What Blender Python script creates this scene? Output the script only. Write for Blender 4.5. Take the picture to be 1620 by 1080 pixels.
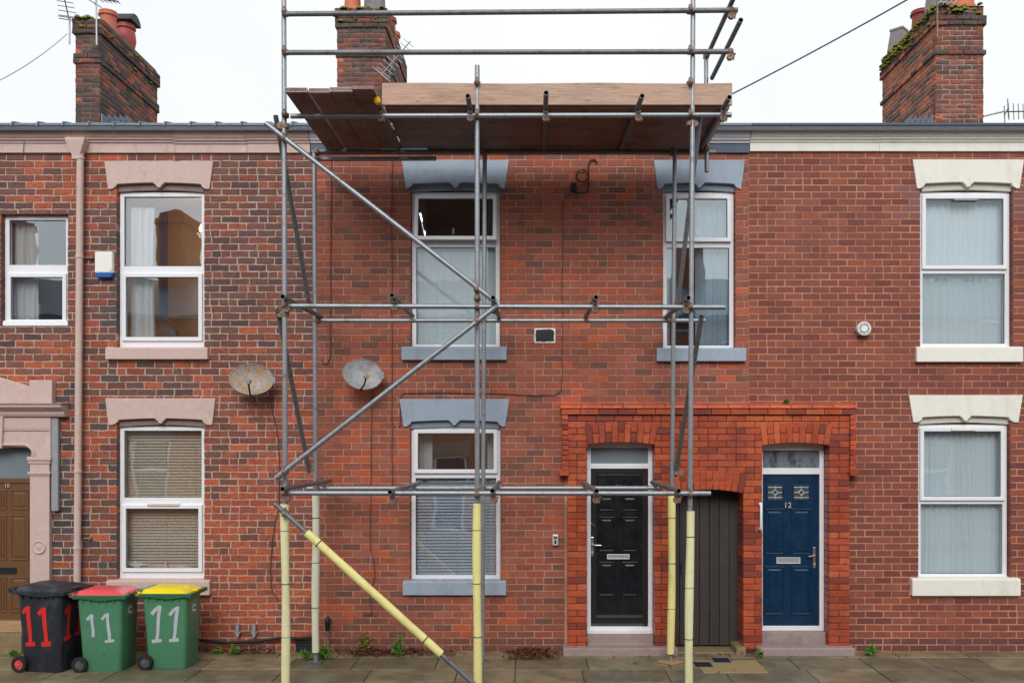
import bpy, bmesh, math, random
from mathutils import Vector, Matrix, noise as mnoise
R = math.radians
random.seed(7)
for o in list(bpy.data.objects): bpy.data.objects.remove(o)
scene = bpy.context.scene
COL = scene.collection

# ------------------------------------------------------------------ camera, sky, sun, exposure
D, S0, VPX, VPY = 11.3, 126.0, 845.0, 690.0      # wall distance, px per metre on the wall, vanishing point
CAMZ = 340.0 / S0
def sc(Y): return S0 * D / (D + Y)
def X(px, Y=0.0): return (px - VPX) / sc(Y)
def Z(py, Y=0.0): return CAMZ - (py - VPY) / sc(Y)
def P(px, py, Y=0.0): return Vector((X(px, Y), Y, Z(py, Y)))

cam = bpy.data.cameras.new('camera'); camo = bpy.data.objects.new('camera', cam); COL.objects.link(camo)
camo.location = (0, -D, CAMZ); camo.rotation_euler = (R(90), 0, 0)
cam.sensor_width = 36; cam.lens = 36 * S0 * D / 1620
cam.shift_x = (810 - VPX) / 1620; cam.shift_y = (VPY - 540) / 1620
cam.clip_start = 0.05; cam.clip_end = 500
scene.camera = camo

SUN_EL, SUN_AZ = 34, 184           # azimuth measured from +Y clockwise: behind the camera, a little to the left
w = bpy.data.worlds.new('World'); scene.world = w; w.use_nodes = True
nt = w.node_tree; nt.nodes.clear()
out = nt.nodes.new('ShaderNodeOutputWorld'); bg = nt.nodes.new('ShaderNodeBackground')
sky = nt.nodes.new('ShaderNodeTexSky'); sky.sky_type = 'NISHITA'; sky.sun_disc = False
sky.sun_elevation = R(SUN_EL); sky.sun_rotation = R(SUN_AZ); sky.dust_density = 4.0; sky.air_density = 1.0
hs = nt.nodes.new('ShaderNodeMix'); hs.data_type = 'RGBA'; hs.inputs[0].default_value = 0.93   # cloud deck over the clear sky
hs.inputs[7].default_value = (7.5, 7.72, 7.9, 1)
tc = nt.nodes.new('ShaderNodeTexCoord'); cn = nt.nodes.new('ShaderNodeTexNoise'); cn.inputs['Scale'].default_value = 1.6; cn.inputs['Detail'].default_value = 5
cr = nt.nodes.new('ShaderNodeValToRGB'); cr.color_ramp.elements[0].position = .3; cr.color_ramp.elements[1].position = .7
cr.color_ramp.elements[0].color = (.90, .91, .92, 1); cr.color_ramp.elements[1].color = (1.04, 1.03, 1.02, 1)
cm = nt.nodes.new('ShaderNodeMix'); cm.data_type = 'RGBA'; cm.blend_type = 'MULTIPLY'; cm.inputs[0].default_value = 1
nt.links.new(tc.outputs['Generated'], cn.inputs['Vector']); nt.links.new(cn.outputs['Fac'], cr.inputs[0]); nt.links.new(cr.outputs[0], cm.inputs[7])
nt.links.new(sky.outputs[0], hs.inputs[6]); nt.links.new(hs.outputs[2], cm.inputs[6]); nt.links.new(cm.outputs[2], bg.inputs[0])
bg.inputs[1].default_value = 0.10
nt.links.new(bg.outputs[0], out.inputs[0])
sun = bpy.data.lights.new('sun', 'SUN'); sun.energy = 1.35; sun.angle = R(30); sun.color = (1.0, 0.975, 0.94)
suno = bpy.data.objects.new('sun', sun); COL.objects.link(suno); suno.location = (-5, -12, 14)
_d = Vector((math.sin(R(SUN_AZ)) * math.cos(R(SUN_EL)), math.cos(R(SUN_AZ)) * math.cos(R(SUN_EL)), math.sin(R(SUN_EL))))
suno.rotation_euler = _d.to_track_quat('Z', 'Y').to_euler()
vs = scene.view_settings; vs.view_transform = 'Standard'; vs.look = 'None'; vs.exposure = 0.44; vs.gamma = 1; vs.use_curve_mapping = False
scene.render.engine = 'CYCLES'
cy = scene.cycles; cy.use_denoising = True; cy.max_bounces = 6; cy.diffuse_bounces = 3; cy.glossy_bounces = 3
cy.transparent_max_bounces = 12; cy.transmission_bounces = 4; cy.caustics_reflective = False; cy.caustics_refractive = False

# ------------------------------------------------------------------ materials
def srgb(r, g, b):
    f = lambda c: (c / 255) / 12.92 if c <= 10 else (((c / 255) + 0.055) / 1.055) ** 2.4
    return (f(r), f(g), f(b), 1)
class NT:
    def __init__(s, name):
        s.m = bpy.data.materials.new(name); s.m.use_nodes = True; s.t = s.m.node_tree
        s.b = s.t.nodes['Principled BSDF']; s.o = s.t.nodes['Material Output']
        s.geo = s.t.nodes.new('ShaderNodeNewGeometry')
    def n(s, t, **k):
        x = s.t.nodes.new(t)
        for a, v in k.items(): setattr(x, a, v)
        return x
    def l(s, a, b): s.t.links.new(a, b)
    def noise(s, scale, detail=4, rough=.6, vec=None, stretch=None):
        x = s.n('ShaderNodeTexNoise'); x.inputs['Scale'].default_value = scale
        x.inputs['Detail'].default_value = detail; x.inputs['Roughness'].default_value = rough
        v = vec or s.geo.outputs['Position']
        if stretch:
            mp = s.n('ShaderNodeMapping'); mp.inputs['Scale'].default_value = stretch; s.l(v, mp.inputs[0]); v = mp.outputs[0]
        s.l(v, x.inputs['Vector']); return x.outputs['Fac']
    def ramp(s, fac, p0, p1, c0=(0, 0, 0, 1), c1=(1, 1, 1, 1)):
        x = s.n('ShaderNodeValToRGB'); x.color_ramp.elements[0].position = p0; x.color_ramp.elements[1].position = p1
        x.color_ramp.elements[0].color = c0; x.color_ramp.elements[1].color = c1
        s.l(fac, x.inputs[0]); return x.outputs[0]
    def mix(s, fac, a, b, mode='MIX'):
        x = s.n('ShaderNodeMix'); x.data_type = 'RGBA'; x.blend_type = mode; x.clamp_factor = True
        for sock, v in ((x.inputs[0], fac), (x.inputs[6], a), (x.inputs[7], b)):
            if isinstance(v, (int, float)): sock.default_value = v
            elif isinstance(v, tuple): sock.default_value = v
            else: s.l(v, sock)
        return x.outputs[2]
    def bump(s, h, strength, dist=.01):
        x = s.n('ShaderNodeBump'); x.inputs['Strength'].default_value = strength; x.inputs['Distance'].default_value = dist
        s.l(h, x.inputs['Height']); s.l(x.outputs[0], s.b.inputs['Normal'])
def mat(name, col, rough=.6, metal=0., grain=(60, .25), stain=None, stain2=None, stain3=None, bump=(90, .3, .003), stretch=None, spec=.4, src=None, rvar=0.):
    """col: base colour; src: None, 'ATTR' (per-piece tint stored in the mesh) or 'OBJ' (per-piece tint of the object)"""
    k = NT(name)
    if src == 'ATTR':
        a = k.n('ShaderNodeAttribute', attribute_name='tint'); base = a.outputs['Color']
    elif src == 'OBJ':
        base = k.n('ShaderNodeObjectInfo').outputs['Color']
    else: base = col
    g = k.noise(grain[0], 5, .65, stretch=stretch)
    lo = 1 - grain[1]; hi = 1 + grain[1]
    c = k.mix(1.0, base, k.ramp(g, .25, .75, (lo, lo, lo, 1), (hi, hi, hi, 1)), 'MULTIPLY')
    for st in (stain, stain2, stain3):
        if st:
            f = k.ramp(k.noise(st[0], 5, .7, stretch=st[5] if len(st) > 5 else None), st[1], st[2])
            f2 = k.n('ShaderNodeMath', operation='MULTIPLY'); k.l(f, f2.inputs[0]); f2.inputs[1].default_value = st[4]
            c = k.mix(f2.outputs[0], c, st[3])
    k.l(c, k.b.inputs['Base Color'])
    k.b.inputs['Roughness'].default_value = rough; k.b.inputs['Metallic'].default_value = metal
    k.b.inputs['Specular IOR Level'].default_value = spec
    if rvar:
        a = k.n('ShaderNodeMapRange'); k.l(k.noise(7, 4), a.inputs[0]); a.inputs[1].default_value = .3; a.inputs[2].default_value = .7
        a.inputs[3].default_value = max(.05, rough - rvar); a.inputs[4].default_value = min(1, rough + rvar); k.l(a.outputs[0], k.b.inputs['Roughness'])
    if bump: k.bump(k.noise(bump[0], 5, .7, stretch=stretch), bump[1], bump[2])
    return k.m
M = {}
def brickmat(key, rough, **kw):
    M[key] = mat(key, None, rough, src='ATTR', **kw); M[key + '_piece'] = mat(key + '_piece', None, rough, src='OBJ', **kw)
W = (1, 1, 1, 1)
brickmat('brick_old', .75, grain=(55, .30), stain=(2.6, .48, .70, srgb(84, 58, 54), .55), stain2=(16, .50, .66, srgb(74, 52, 48), .7, (1, 1, 2.2)), bump=(120, .7, .005))
brickmat('brick_mid', .70, grain=(60, .22), stain=(1.3, .46, .70, srgb(104, 66, 56), .5), stain2=(16, .52, .70, srgb(104, 66, 56), .5, (1, 1, 2)), stain3=(2.0, .56, .74, srgb(184, 124, 104), .30, (1.6, 1, .6)), bump=(140, .35, .003))
brickmat('brick_dark', .68, grain=(60, .20), stain=(1.2, .48, .72, srgb(98, 62, 56), .45), stain2=(18, .54, .70, srgb(92, 54, 48), .5, (1, 1, 2)), stain3=(1.7, .54, .72, srgb(164, 110, 98), .34, (1.5, 1, .6)), bump=(140, .3, .003))
brickmat('brick_bright', .38, grain=(60, .18), stain=(2.2, .48, .68, srgb(126, 58, 46), .6), stain2=(13, .52, .68, srgb(120, 58, 48), .6, (1, 1, 1.6)), bump=(100, .25, .003), rvar=.14)
brickmat('brick_stack', .8, grain=(40, .3), stain=(2.4, .44, .64, srgb(70, 58, 54), .75), stain2=(9, .60, .72, srgb(84, 88, 52), .4), stain3=(5, .56, .70, srgb(150, 134, 124), .4), bump=(90, .6, .005))
M['mortar_old'] = mat('mortar_old', srgb(182, 164, 150), .9, grain=(80, .3), stain=(1.6, .5, .7, srgb(142, 122, 112), .5), bump=(150, .5, .004))
M['mortar_mid'] = mat('mortar_mid', srgb(190, 150, 128), .9, grain=(90, .25), stain=(1.6, .44, .66, srgb(132, 90, 74), .65), stain2=(9, .58, .7, srgb(214, 182, 160), .4), bump=(150, .4, .003))
M['mortar_dark'] = mat('mortar_dark', srgb(196, 138, 106), .9, grain=(90, .2), stain=(1.6, .42, .66, srgb(140, 88, 72), .75), stain2=(9, .56, .7, srgb(220, 176, 150), .45), bump=(150, .4, .003))
M['mortar_bright'] = mat('mortar_bright', srgb(72, 50, 46), .9, grain=(90, .3), bump=(150, .4, .003))
M['mortar_stack_pale'] = mat('mortar_stack_pale', srgb(164, 146, 130), .9, grain=(60, .35), bump=(120, .5, .004))
M['mortar_stack'] = mat('mortar_stack', srgb(118, 104, 94), .9, grain=(60, .35), bump=(120, .5, .004))
M['stone_lilac'] = mat('stone_lilac', srgb(204, 179, 171), .62, grain=(18, .07), stain=(5, .55, .72, srgb(218, 198, 180), .6), stain2=(14, .58, .74, srgb(158, 130, 122), .55, (1, 1, .4)), stain3=(38, .66, .72, srgb(122, 100, 92), .6), bump=(45, .6, .006))
M['stone_lilac_dark'] = mat('stone_lilac_dark', srgb(136, 118, 114), .7, grain=(25, .18), stain=(10, .5, .7, srgb(92, 80, 78), .6), bump=(60, .4, .004))  # lilac stone in a darker, greyer tone with blotches
M['paint_grey'] = mat('paint_grey', srgb(158, 173, 190), .5, grain=(14, .06), stain=(5, .52, .74, srgb(122, 136, 154), .55, (1, 1, .35)), stain2=(34, .66, .72, srgb(96, 104, 116), .6), stain3=(3, .55, .75, srgb(164, 178, 196), .5), bump=(60, .6, .005))
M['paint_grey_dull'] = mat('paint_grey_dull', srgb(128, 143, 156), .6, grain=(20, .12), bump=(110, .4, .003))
M['paint_slate'] = mat('paint_slate', srgb(70, 88, 108), .45, grain=(14, .12), stain=(18, .66, .76, srgb(150, 160, 170), .5), bump=(60, .2, .003))
M['paint_pale'] = mat('paint_pale', srgb(206, 206, 214), .5, grain=(14, .08), stain=(9, .6, .76, srgb(160, 158, 166), .4), bump=(60, .2, .003))
M['paint_cream'] = mat('paint_cream', srgb(235, 234, 225), .5, grain=(12, .04), stain=(5, .52, .74, srgb(212, 208, 194), .6, (1, 1, .35)), stain2=(36, .67, .73, srgb(150, 140, 120), .6), bump=(55, .5, .005))
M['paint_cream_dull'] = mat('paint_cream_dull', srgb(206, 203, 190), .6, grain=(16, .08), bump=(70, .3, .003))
M['upvc'] = mat('upvc', srgb(236, 238, 243), .28, grain=(10, .03), stain=(16, .66, .82, srgb(200, 200, 200), .4), bump=None)
M['upvc_cream'] = mat('upvc_cream', srgb(214, 206, 194), .5, grain=(16, .08), bump=(60, .2, .002))
M['lead'] = mat('lead', srgb(112, 122, 134), .5, .3, grain=(12, .2), bump=(20, .3, .006))
M['lead_dark'] = mat('lead_dark', srgb(74, 82, 96), .5, .2, grain=(25, .3), bump=(30, .5, .006))
M['slate'] = mat('slate', srgb(84, 90, 100), .55, grain=(12, .25), bump=(30, .3, .006))
M['tube'] = mat('tube', srgb(152, 158, 164), .42, .55, grain=(35, .16), stain=(9, .54, .70, srgb(104, 104, 106), .55), stain2=(14, .58, .70, srgb(118, 88, 68), .6), stain3=(30, .62, .70, srgb(206, 206, 204), .5), bump=(60, .3, .002))
M['tube_dull'] = mat('tube_dull', srgb(122, 124, 128), .5, .4, grain=(35, .2), stain=(9, .52, .68, srgb(82, 78, 76), .6), stain2=(12, .54, .68, srgb(108, 78, 62), .7), stain3=(30, .62, .70, srgb(190, 190, 188), .4), bump=(60, .3, .002))
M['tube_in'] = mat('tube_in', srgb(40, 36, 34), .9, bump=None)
M['rust'] = mat('rust', srgb(146, 122, 106), .65, .35, grain=(60, .35), stain=(30, .5, .66, srgb(84, 56, 46), .6), stain2=(40, .62, .72, srgb(170, 160, 150), .5), bump=(90, .5, .003))
M['foam_pale'] = mat('foam_pale', srgb(232, 230, 182), .8, grain=(10, .05), stain=(5, .52, .74, srgb(190, 180, 136), .7, (1, 1, .25)), stain2=(24, .62, .72, srgb(140, 128, 96), .5), bump=(180, .2, .002))
M['foam_yellow'] = mat('foam_yellow', srgb(238, 230, 152), .8, grain=(10, .05), stain=(6, .54, .76, srgb(196, 172, 96), .65, (1, 1, .3)), stain2=(24, .62, .72, srgb(140, 118, 70), .5), bump=(180, .2, .002))
M['foam_white'] = mat('foam_white', srgb(222, 222, 200), .8, grain=(10, .05), stain=(6, .52, .74, srgb(184, 176, 140), .7, (1, 1, .25)), stain2=(24, .62, .72, srgb(140, 130, 104), .5), bump=(180, .2, .002))
M['board'] = mat('board', None, .5, src='OBJ', grain=(9, .34), stretch=(.25, 6, 6), stain=(3.0, .48, .66, srgb(74, 54, 48), .65), stain2=(7, .60, .70, srgb(150, 136, 128), .4, (.5, 2, 1)), bump=(26, .6, .005))
M['board_cross'] = mat('board_cross', None, .5, src='OBJ', grain=(9, .34), stretch=(6, .25, 6), stain=(3.0, .48, .66, srgb(78, 58, 50), .6), stain2=(6, .58, .68, srgb(160, 142, 132), .5, (2, .5, 1)), bump=(26, .6, .005))
M['toe'] = mat('toe', srgb(190, 158, 138), .75, grain=(9, .34), stretch=(.35, 5, 6), stain=(3, .50, .70, srgb(150, 116, 98), .7, (.4, 1, 2.5)), stain2=(26, .60, .70, srgb(92, 70, 58), .85, (.30, 1, 2)), stain3=(2.2, .52, .68, srgb(168, 160, 154), .55, (.6, 1, 1)), bump=(26, .4, .004))
M['band_steel'] = mat('band_steel', srgb(196, 190, 190), .45, .4, grain=(40, .25))
M['cap_yellow'] = mat('cap_yellow', srgb(246, 196, 10), .45, bump=None)
M['black_plastic'] = mat('black_plastic', srgb(26, 27, 30), .5, grain=(20, .15), bump=None)
M['cable'] = mat('cable', srgb(92, 60, 52), .7, bump=None)
M['wire_dark'] = mat('wire_dark', srgb(62, 62, 66), .6, bump=None)
M['wire_pale'] = mat('wire_pale', srgb(168, 172, 180), .6, bump=None)
M['dish_rusty'] = mat('dish_rusty', srgb(158, 164, 172), .55, .1, grain=(14, .12), stain=(6, .34, .54, srgb(172, 138, 98), .9), stain2=(50, .50, .62, srgb(126, 82, 46), .8), bump=(70, .2, .002))
M['dish'] = mat('dish', srgb(164, 168, 174), .55, .1, grain=(14, .1), stain=(11, .46, .62, srgb(146, 122, 96), .7), stain2=(70, .60, .70, srgb(110, 70, 40), .75), bump=(70, .2, .002))
M['grey_plastic'] = mat('grey_plastic', srgb(150, 154, 160), .5, grain=(20, .1), bump=None)
M['white_plastic'] = mat('white_plastic', srgb(238, 238, 230), .4, grain=(10, .03), bump=None)
M['blue_plastic'] = mat('blue_plastic', srgb(24, 92, 170), .35, bump=None)
M['door_black'] = mat('door_black', srgb(21, 24, 30), .32, rvar=.12, stain=(6, .58, .74, srgb(46, 48, 52), .5), grain=(10, .15), stretch=(8, 8, .6), bump=(26, .25, .002))
M['door_black_rail'] = mat('door_black_rail', srgb(34, 31, 31), .42, grain=(10, .2), stretch=(8, 8, .6), bump=(26, .3, .002))
M['door_navy'] = mat('door_navy', srgb(9, 46, 76), .32, rvar=.12, stain=(6, .56, .74, srgb(30, 68, 98), .5), grain=(10, .12), stretch=(8, 8, .6), bump=(26, .35, .002))
M['door_oak'] = mat('door_oak', srgb(108, 74, 46), .5, grain=(10, .2), stretch=(7, 7, .5), bump=(30, .3, .002))
M['timber_pale'] = mat('timber_pale', srgb(178, 142, 104), .6, grain=(10, .2), stretch=(.5, 7, 7))
M['plank'] = mat('plank', None, .6, src='OBJ', grain=(9, .3), stretch=(9, 9, .5), stain=(4, .56, .74, srgb(84, 70, 64), .4), bump=(28, .5, .004))
M['chrome'] = mat('chrome', srgb(214, 214, 218), .2, .9, bump=None)
M['silver'] = mat('silver', srgb(206, 208, 212), .35, .3, bump=None)
M['step_pink'] = mat('step_pink', srgb(158, 140, 136), .6, grain=(35, .16), stain=(5, .5, .7, srgb(134, 114, 112), .6), stain2=(30, .6, .72, srgb(112, 90, 90), .5), bump=(80, .5, .004))
M['step_granite'] = mat('step_granite', srgb(160, 142, 140), .6, grain=(90, .42), stain=(4, .5, .7, srgb(126, 104, 106), .6), bump=(110, .7, .005))
M['step_stone'] = mat('step_stone', srgb(140, 122, 92), .7, grain=(14, .25), bump=(60, .4, .004))
M['slab'] = mat('slab', None, .42, src='OBJ', grain=(16, .22), stain=(2.0, .42, .60, srgb(88, 80, 60), .65), stain2=(4, .54, .70, srgb(88, 92, 56), .55), stain3=(34, .64, .70, srgb(62, 58, 48), .6), bump=(60, .5, .004), rvar=.2)
M['joint'] = mat('joint', srgb(82, 80, 58), .9, grain=(30, .4), stain=(6, .5, .7, srgb(86, 104, 52), .6))
M['sand_slab'] = mat('sand_slab', srgb(158, 138, 98), .6, grain=(40, .2), bump=(80, .4, .003))
M['iron'] = mat('iron', srgb(44, 47, 54), .5, .3, grain=(60, .3), bump=(60, .5, .003))
M['asphalt'] = mat('asphalt', srgb(72, 72, 72), .75, grain=(60, .3), bump=(150, .6, .006))
M['kerb'] = mat('kerb', srgb(134, 130, 120), .7, grain=(30, .2), bump=(80, .5, .005))
M['pot_orange'] = mat('pot_orange', srgb(196, 112, 82), .6, grain=(12, .15), stain=(6, .58, .74, srgb(120, 76, 64), .5), bump=(40, .2, .004))
M['pot_red'] = mat('pot_red', srgb(158, 72, 66), .55, grain=(12, .15), stain=(6, .58, .74, srgb(98, 60, 58), .5), bump=(40, .2, .004))
M['pot_grey'] = mat('pot_grey', srgb(130, 124, 124), .7, grain=(12, .2), stain=(5, .56, .74, srgb(90, 84, 84), .5), bump=(40, .3, .004))
M['cowl'] = mat('cowl', srgb(58, 56, 64), .6, grain=(12, .2))
M['aerial'] = mat('aerial', srgb(78, 78, 86), .5, .4, bump=None)
M['aerial_pale'] = mat('aerial_pale', srgb(176, 184, 190), .45, .4, bump=None)
M['moss'] = mat('moss', srgb(112, 118, 42), .95, grain=(60, .4), stain=(14, .5, .66, srgb(150, 146, 40), .6), bump=(120, .8, .006))
M['leaf'] = mat('leaf', srgb(84, 128, 44), .55, grain=(30, .3), bump=None)
M['leaf_dry'] = mat('leaf_dry', srgb(128, 120, 56), .6, grain=(30, .3), bump=None)
M['litter'] = mat('litter', srgb(104, 62, 46), .7, grain=(25, .45), stain=(40, .5, .62, srgb(60, 38, 32), .7), bump=None)
M['bin_green'] = mat('bin_green', srgb(78, 134, 102), .42, grain=(9, .07), stain=(5, .52, .74, srgb(84, 136, 104), .5), stain2=(22, .60, .70, srgb(44, 88, 62), .5, (1, 1, .4)), stain3=(60, .68, .73, srgb(130, 160, 140), .5), bump=(160, .15, .002))
M['bin_green_rim'] = mat('bin_green_rim', srgb(50, 104, 72), .42, grain=(9, .07), bump=None)
M['bin_black'] = mat('bin_black', srgb(40, 43, 50), .45, grain=(7, .15), stain=(5, .48, .66, srgb(66, 72, 82), .75, (1, 1, .6)), stain2=(30, .60, .70, srgb(86, 90, 98), .45), bump=(120, .3, .003))
M['lid_red'] = mat('lid_red', srgb(224, 84, 92), .4, grain=(8, .06), bump=(100, .1, .002))
M['lid_yellow'] = mat('lid_yellow', srgb(240, 214, 10), .4, grain=(8, .05), bump=(100, .1, .002))
M['digits_red'] = mat('digits_red', srgb(214, 44, 42), .55, grain=(40, .12), bump=None)
M['digits_grey'] = mat('digits_grey', srgb(184, 190, 198), .5, grain=(40, .1), bump=None)
M['sticker'] = mat('sticker', srgb(104, 150, 128), .5, bump=None)
M['tyre'] = mat('tyre', srgb(34, 34, 36), .7, bump=None)
M['hub_grey'] = mat('hub_grey', srgb(88, 94, 104), .5, bump=None)
M['room_tan'] = mat('room_tan', srgb(216, 186, 156), .9, grain=(3, .05), bump=None)
M['room_grey'] = mat('room_grey', srgb(150, 142, 134), .9, grain=(3, .05), bump=None)
M['room_dark'] = mat('room_dark', srgb(190, 168, 150), .9, grain=(3, .1), bump=None)
M['blind_tan'] = mat('blind_tan', srgb(232, 214, 190), .55, bump=None)
M['blind_blue'] = mat('blind_blue', srgb(226, 236, 250), .5, bump=None)
M['drape_dark'] = mat('drape_dark', srgb(70, 76, 92), .9, bump=None)
M['brown_frame'] = mat('brown_frame', srgb(96, 72, 58), .6, bump=None)
M['bulb'] = NT('bulb').m; M['bulb'].node_tree.nodes['Principled BSDF'].inputs['Emission Color'].default_value = (1, .75, .45, 1); M['bulb'].node_tree.nodes['Principled BSDF'].inputs['Emission Strength'].default_value = 6
M['opp_brick'] = mat('opp_brick', srgb(140, 84, 66), .8, grain=(9, .3), stretch=(1, 1, 3))
def cloth(name, col, tr=.5, alpha=0.):
    k = NT(name); t = k.t
    df = k.n('ShaderNodeBsdfDiffuse'); tl = k.n('ShaderNodeBsdfTranslucent'); mx = k.n('ShaderNodeMixShader'); mx.inputs[0].default_value = tr
    df.inputs[0].default_value = col; tl.inputs[0].default_value = col
    k.l(df.outputs[0], mx.inputs[1]); k.l(tl.outputs[0], mx.inputs[2]); last = mx.outputs[0]
    if alpha:
        tp = k.n('ShaderNodeBsdfTransparent'); m2 = k.n('ShaderNodeMixShader'); m2.inputs[0].default_value = alpha
        k.l(last, m2.inputs[1]); k.l(tp.outputs[0], m2.inputs[2]); last = m2.outputs[0]
    t.nodes.remove(k.b); k.l(last, k.o.inputs[0]); return k.m
M['curtain'] = cloth('curtain', srgb(250, 252, 252), .2)
M['net'] = cloth('net', srgb(228, 244, 250), .25, .18)
M['leaf_t'] = M['leaf']
def glass(name, refl, tint, wav=.12, sc_=3.):
    k = NT(name)
    tp = k.n('ShaderNodeBsdfTransparent'); gl = k.n('ShaderNodeBsdfGlossy'); mx = k.n('ShaderNodeMixShader'); fr = k.n('ShaderNodeLayerWeight'); fr.inputs[0].default_value = .25
    ad = k.n('ShaderNodeMath', operation='ADD'); ad.inputs[1].default_value = refl; pw = k.n('ShaderNodeMath', operation='POWER'); k.l(fr.outputs['Facing'], pw.inputs[0]); pw.inputs[1].default_value = 2.; k.l(pw.outputs[0], ad.inputs[0])
    tp.inputs[0].default_value = tint; gl.inputs[0].default_value = (.86, .95, 1, 1); gl.inputs['Roughness'].default_value = 0.01
    k.l(ad.outputs[0], mx.inputs[0]); k.l(tp.outputs[0], mx.inputs[1]); k.l(gl.outputs[0], mx.inputs[2]); k.t.nodes.remove(k.b); k.l(mx.outputs[0], k.o.inputs[0])
    b = k.n('ShaderNodeBump'); b.inputs['Strength'].default_value = wav; b.inputs['Distance'].default_value = .01
    k.l(k.noise(sc_, 1, .4), b.inputs['Height']); k.l(b.outputs[0], gl.inputs['Normal']); return k.m
M['glass_clear'] = glass('glass_clear', .075, (.975, .985, .99, 1))
M['glass'] = glass('glass', .20, (.965, .975, .98, 1))
M['glass_sky'] = glass('glass_sky', .20, (.90, .95, .98, 1))
M['glass_frost'] = mat('glass_frost', srgb(122, 134, 140), .25, grain=(90, .12), bump=(140, .5, .004))
M['glass_fan'] = mat('glass_fan', srgb(112, 124, 132), .08, grain=(3, .1), stain=(5, .48, .56, srgb(66, 66, 68), .8, (1, 1, .5)), bump=None)
M['glass_dark'] = mat('glass_dark', srgb(74, 84, 90), .08, grain=(3, .1), bump=None)

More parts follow.
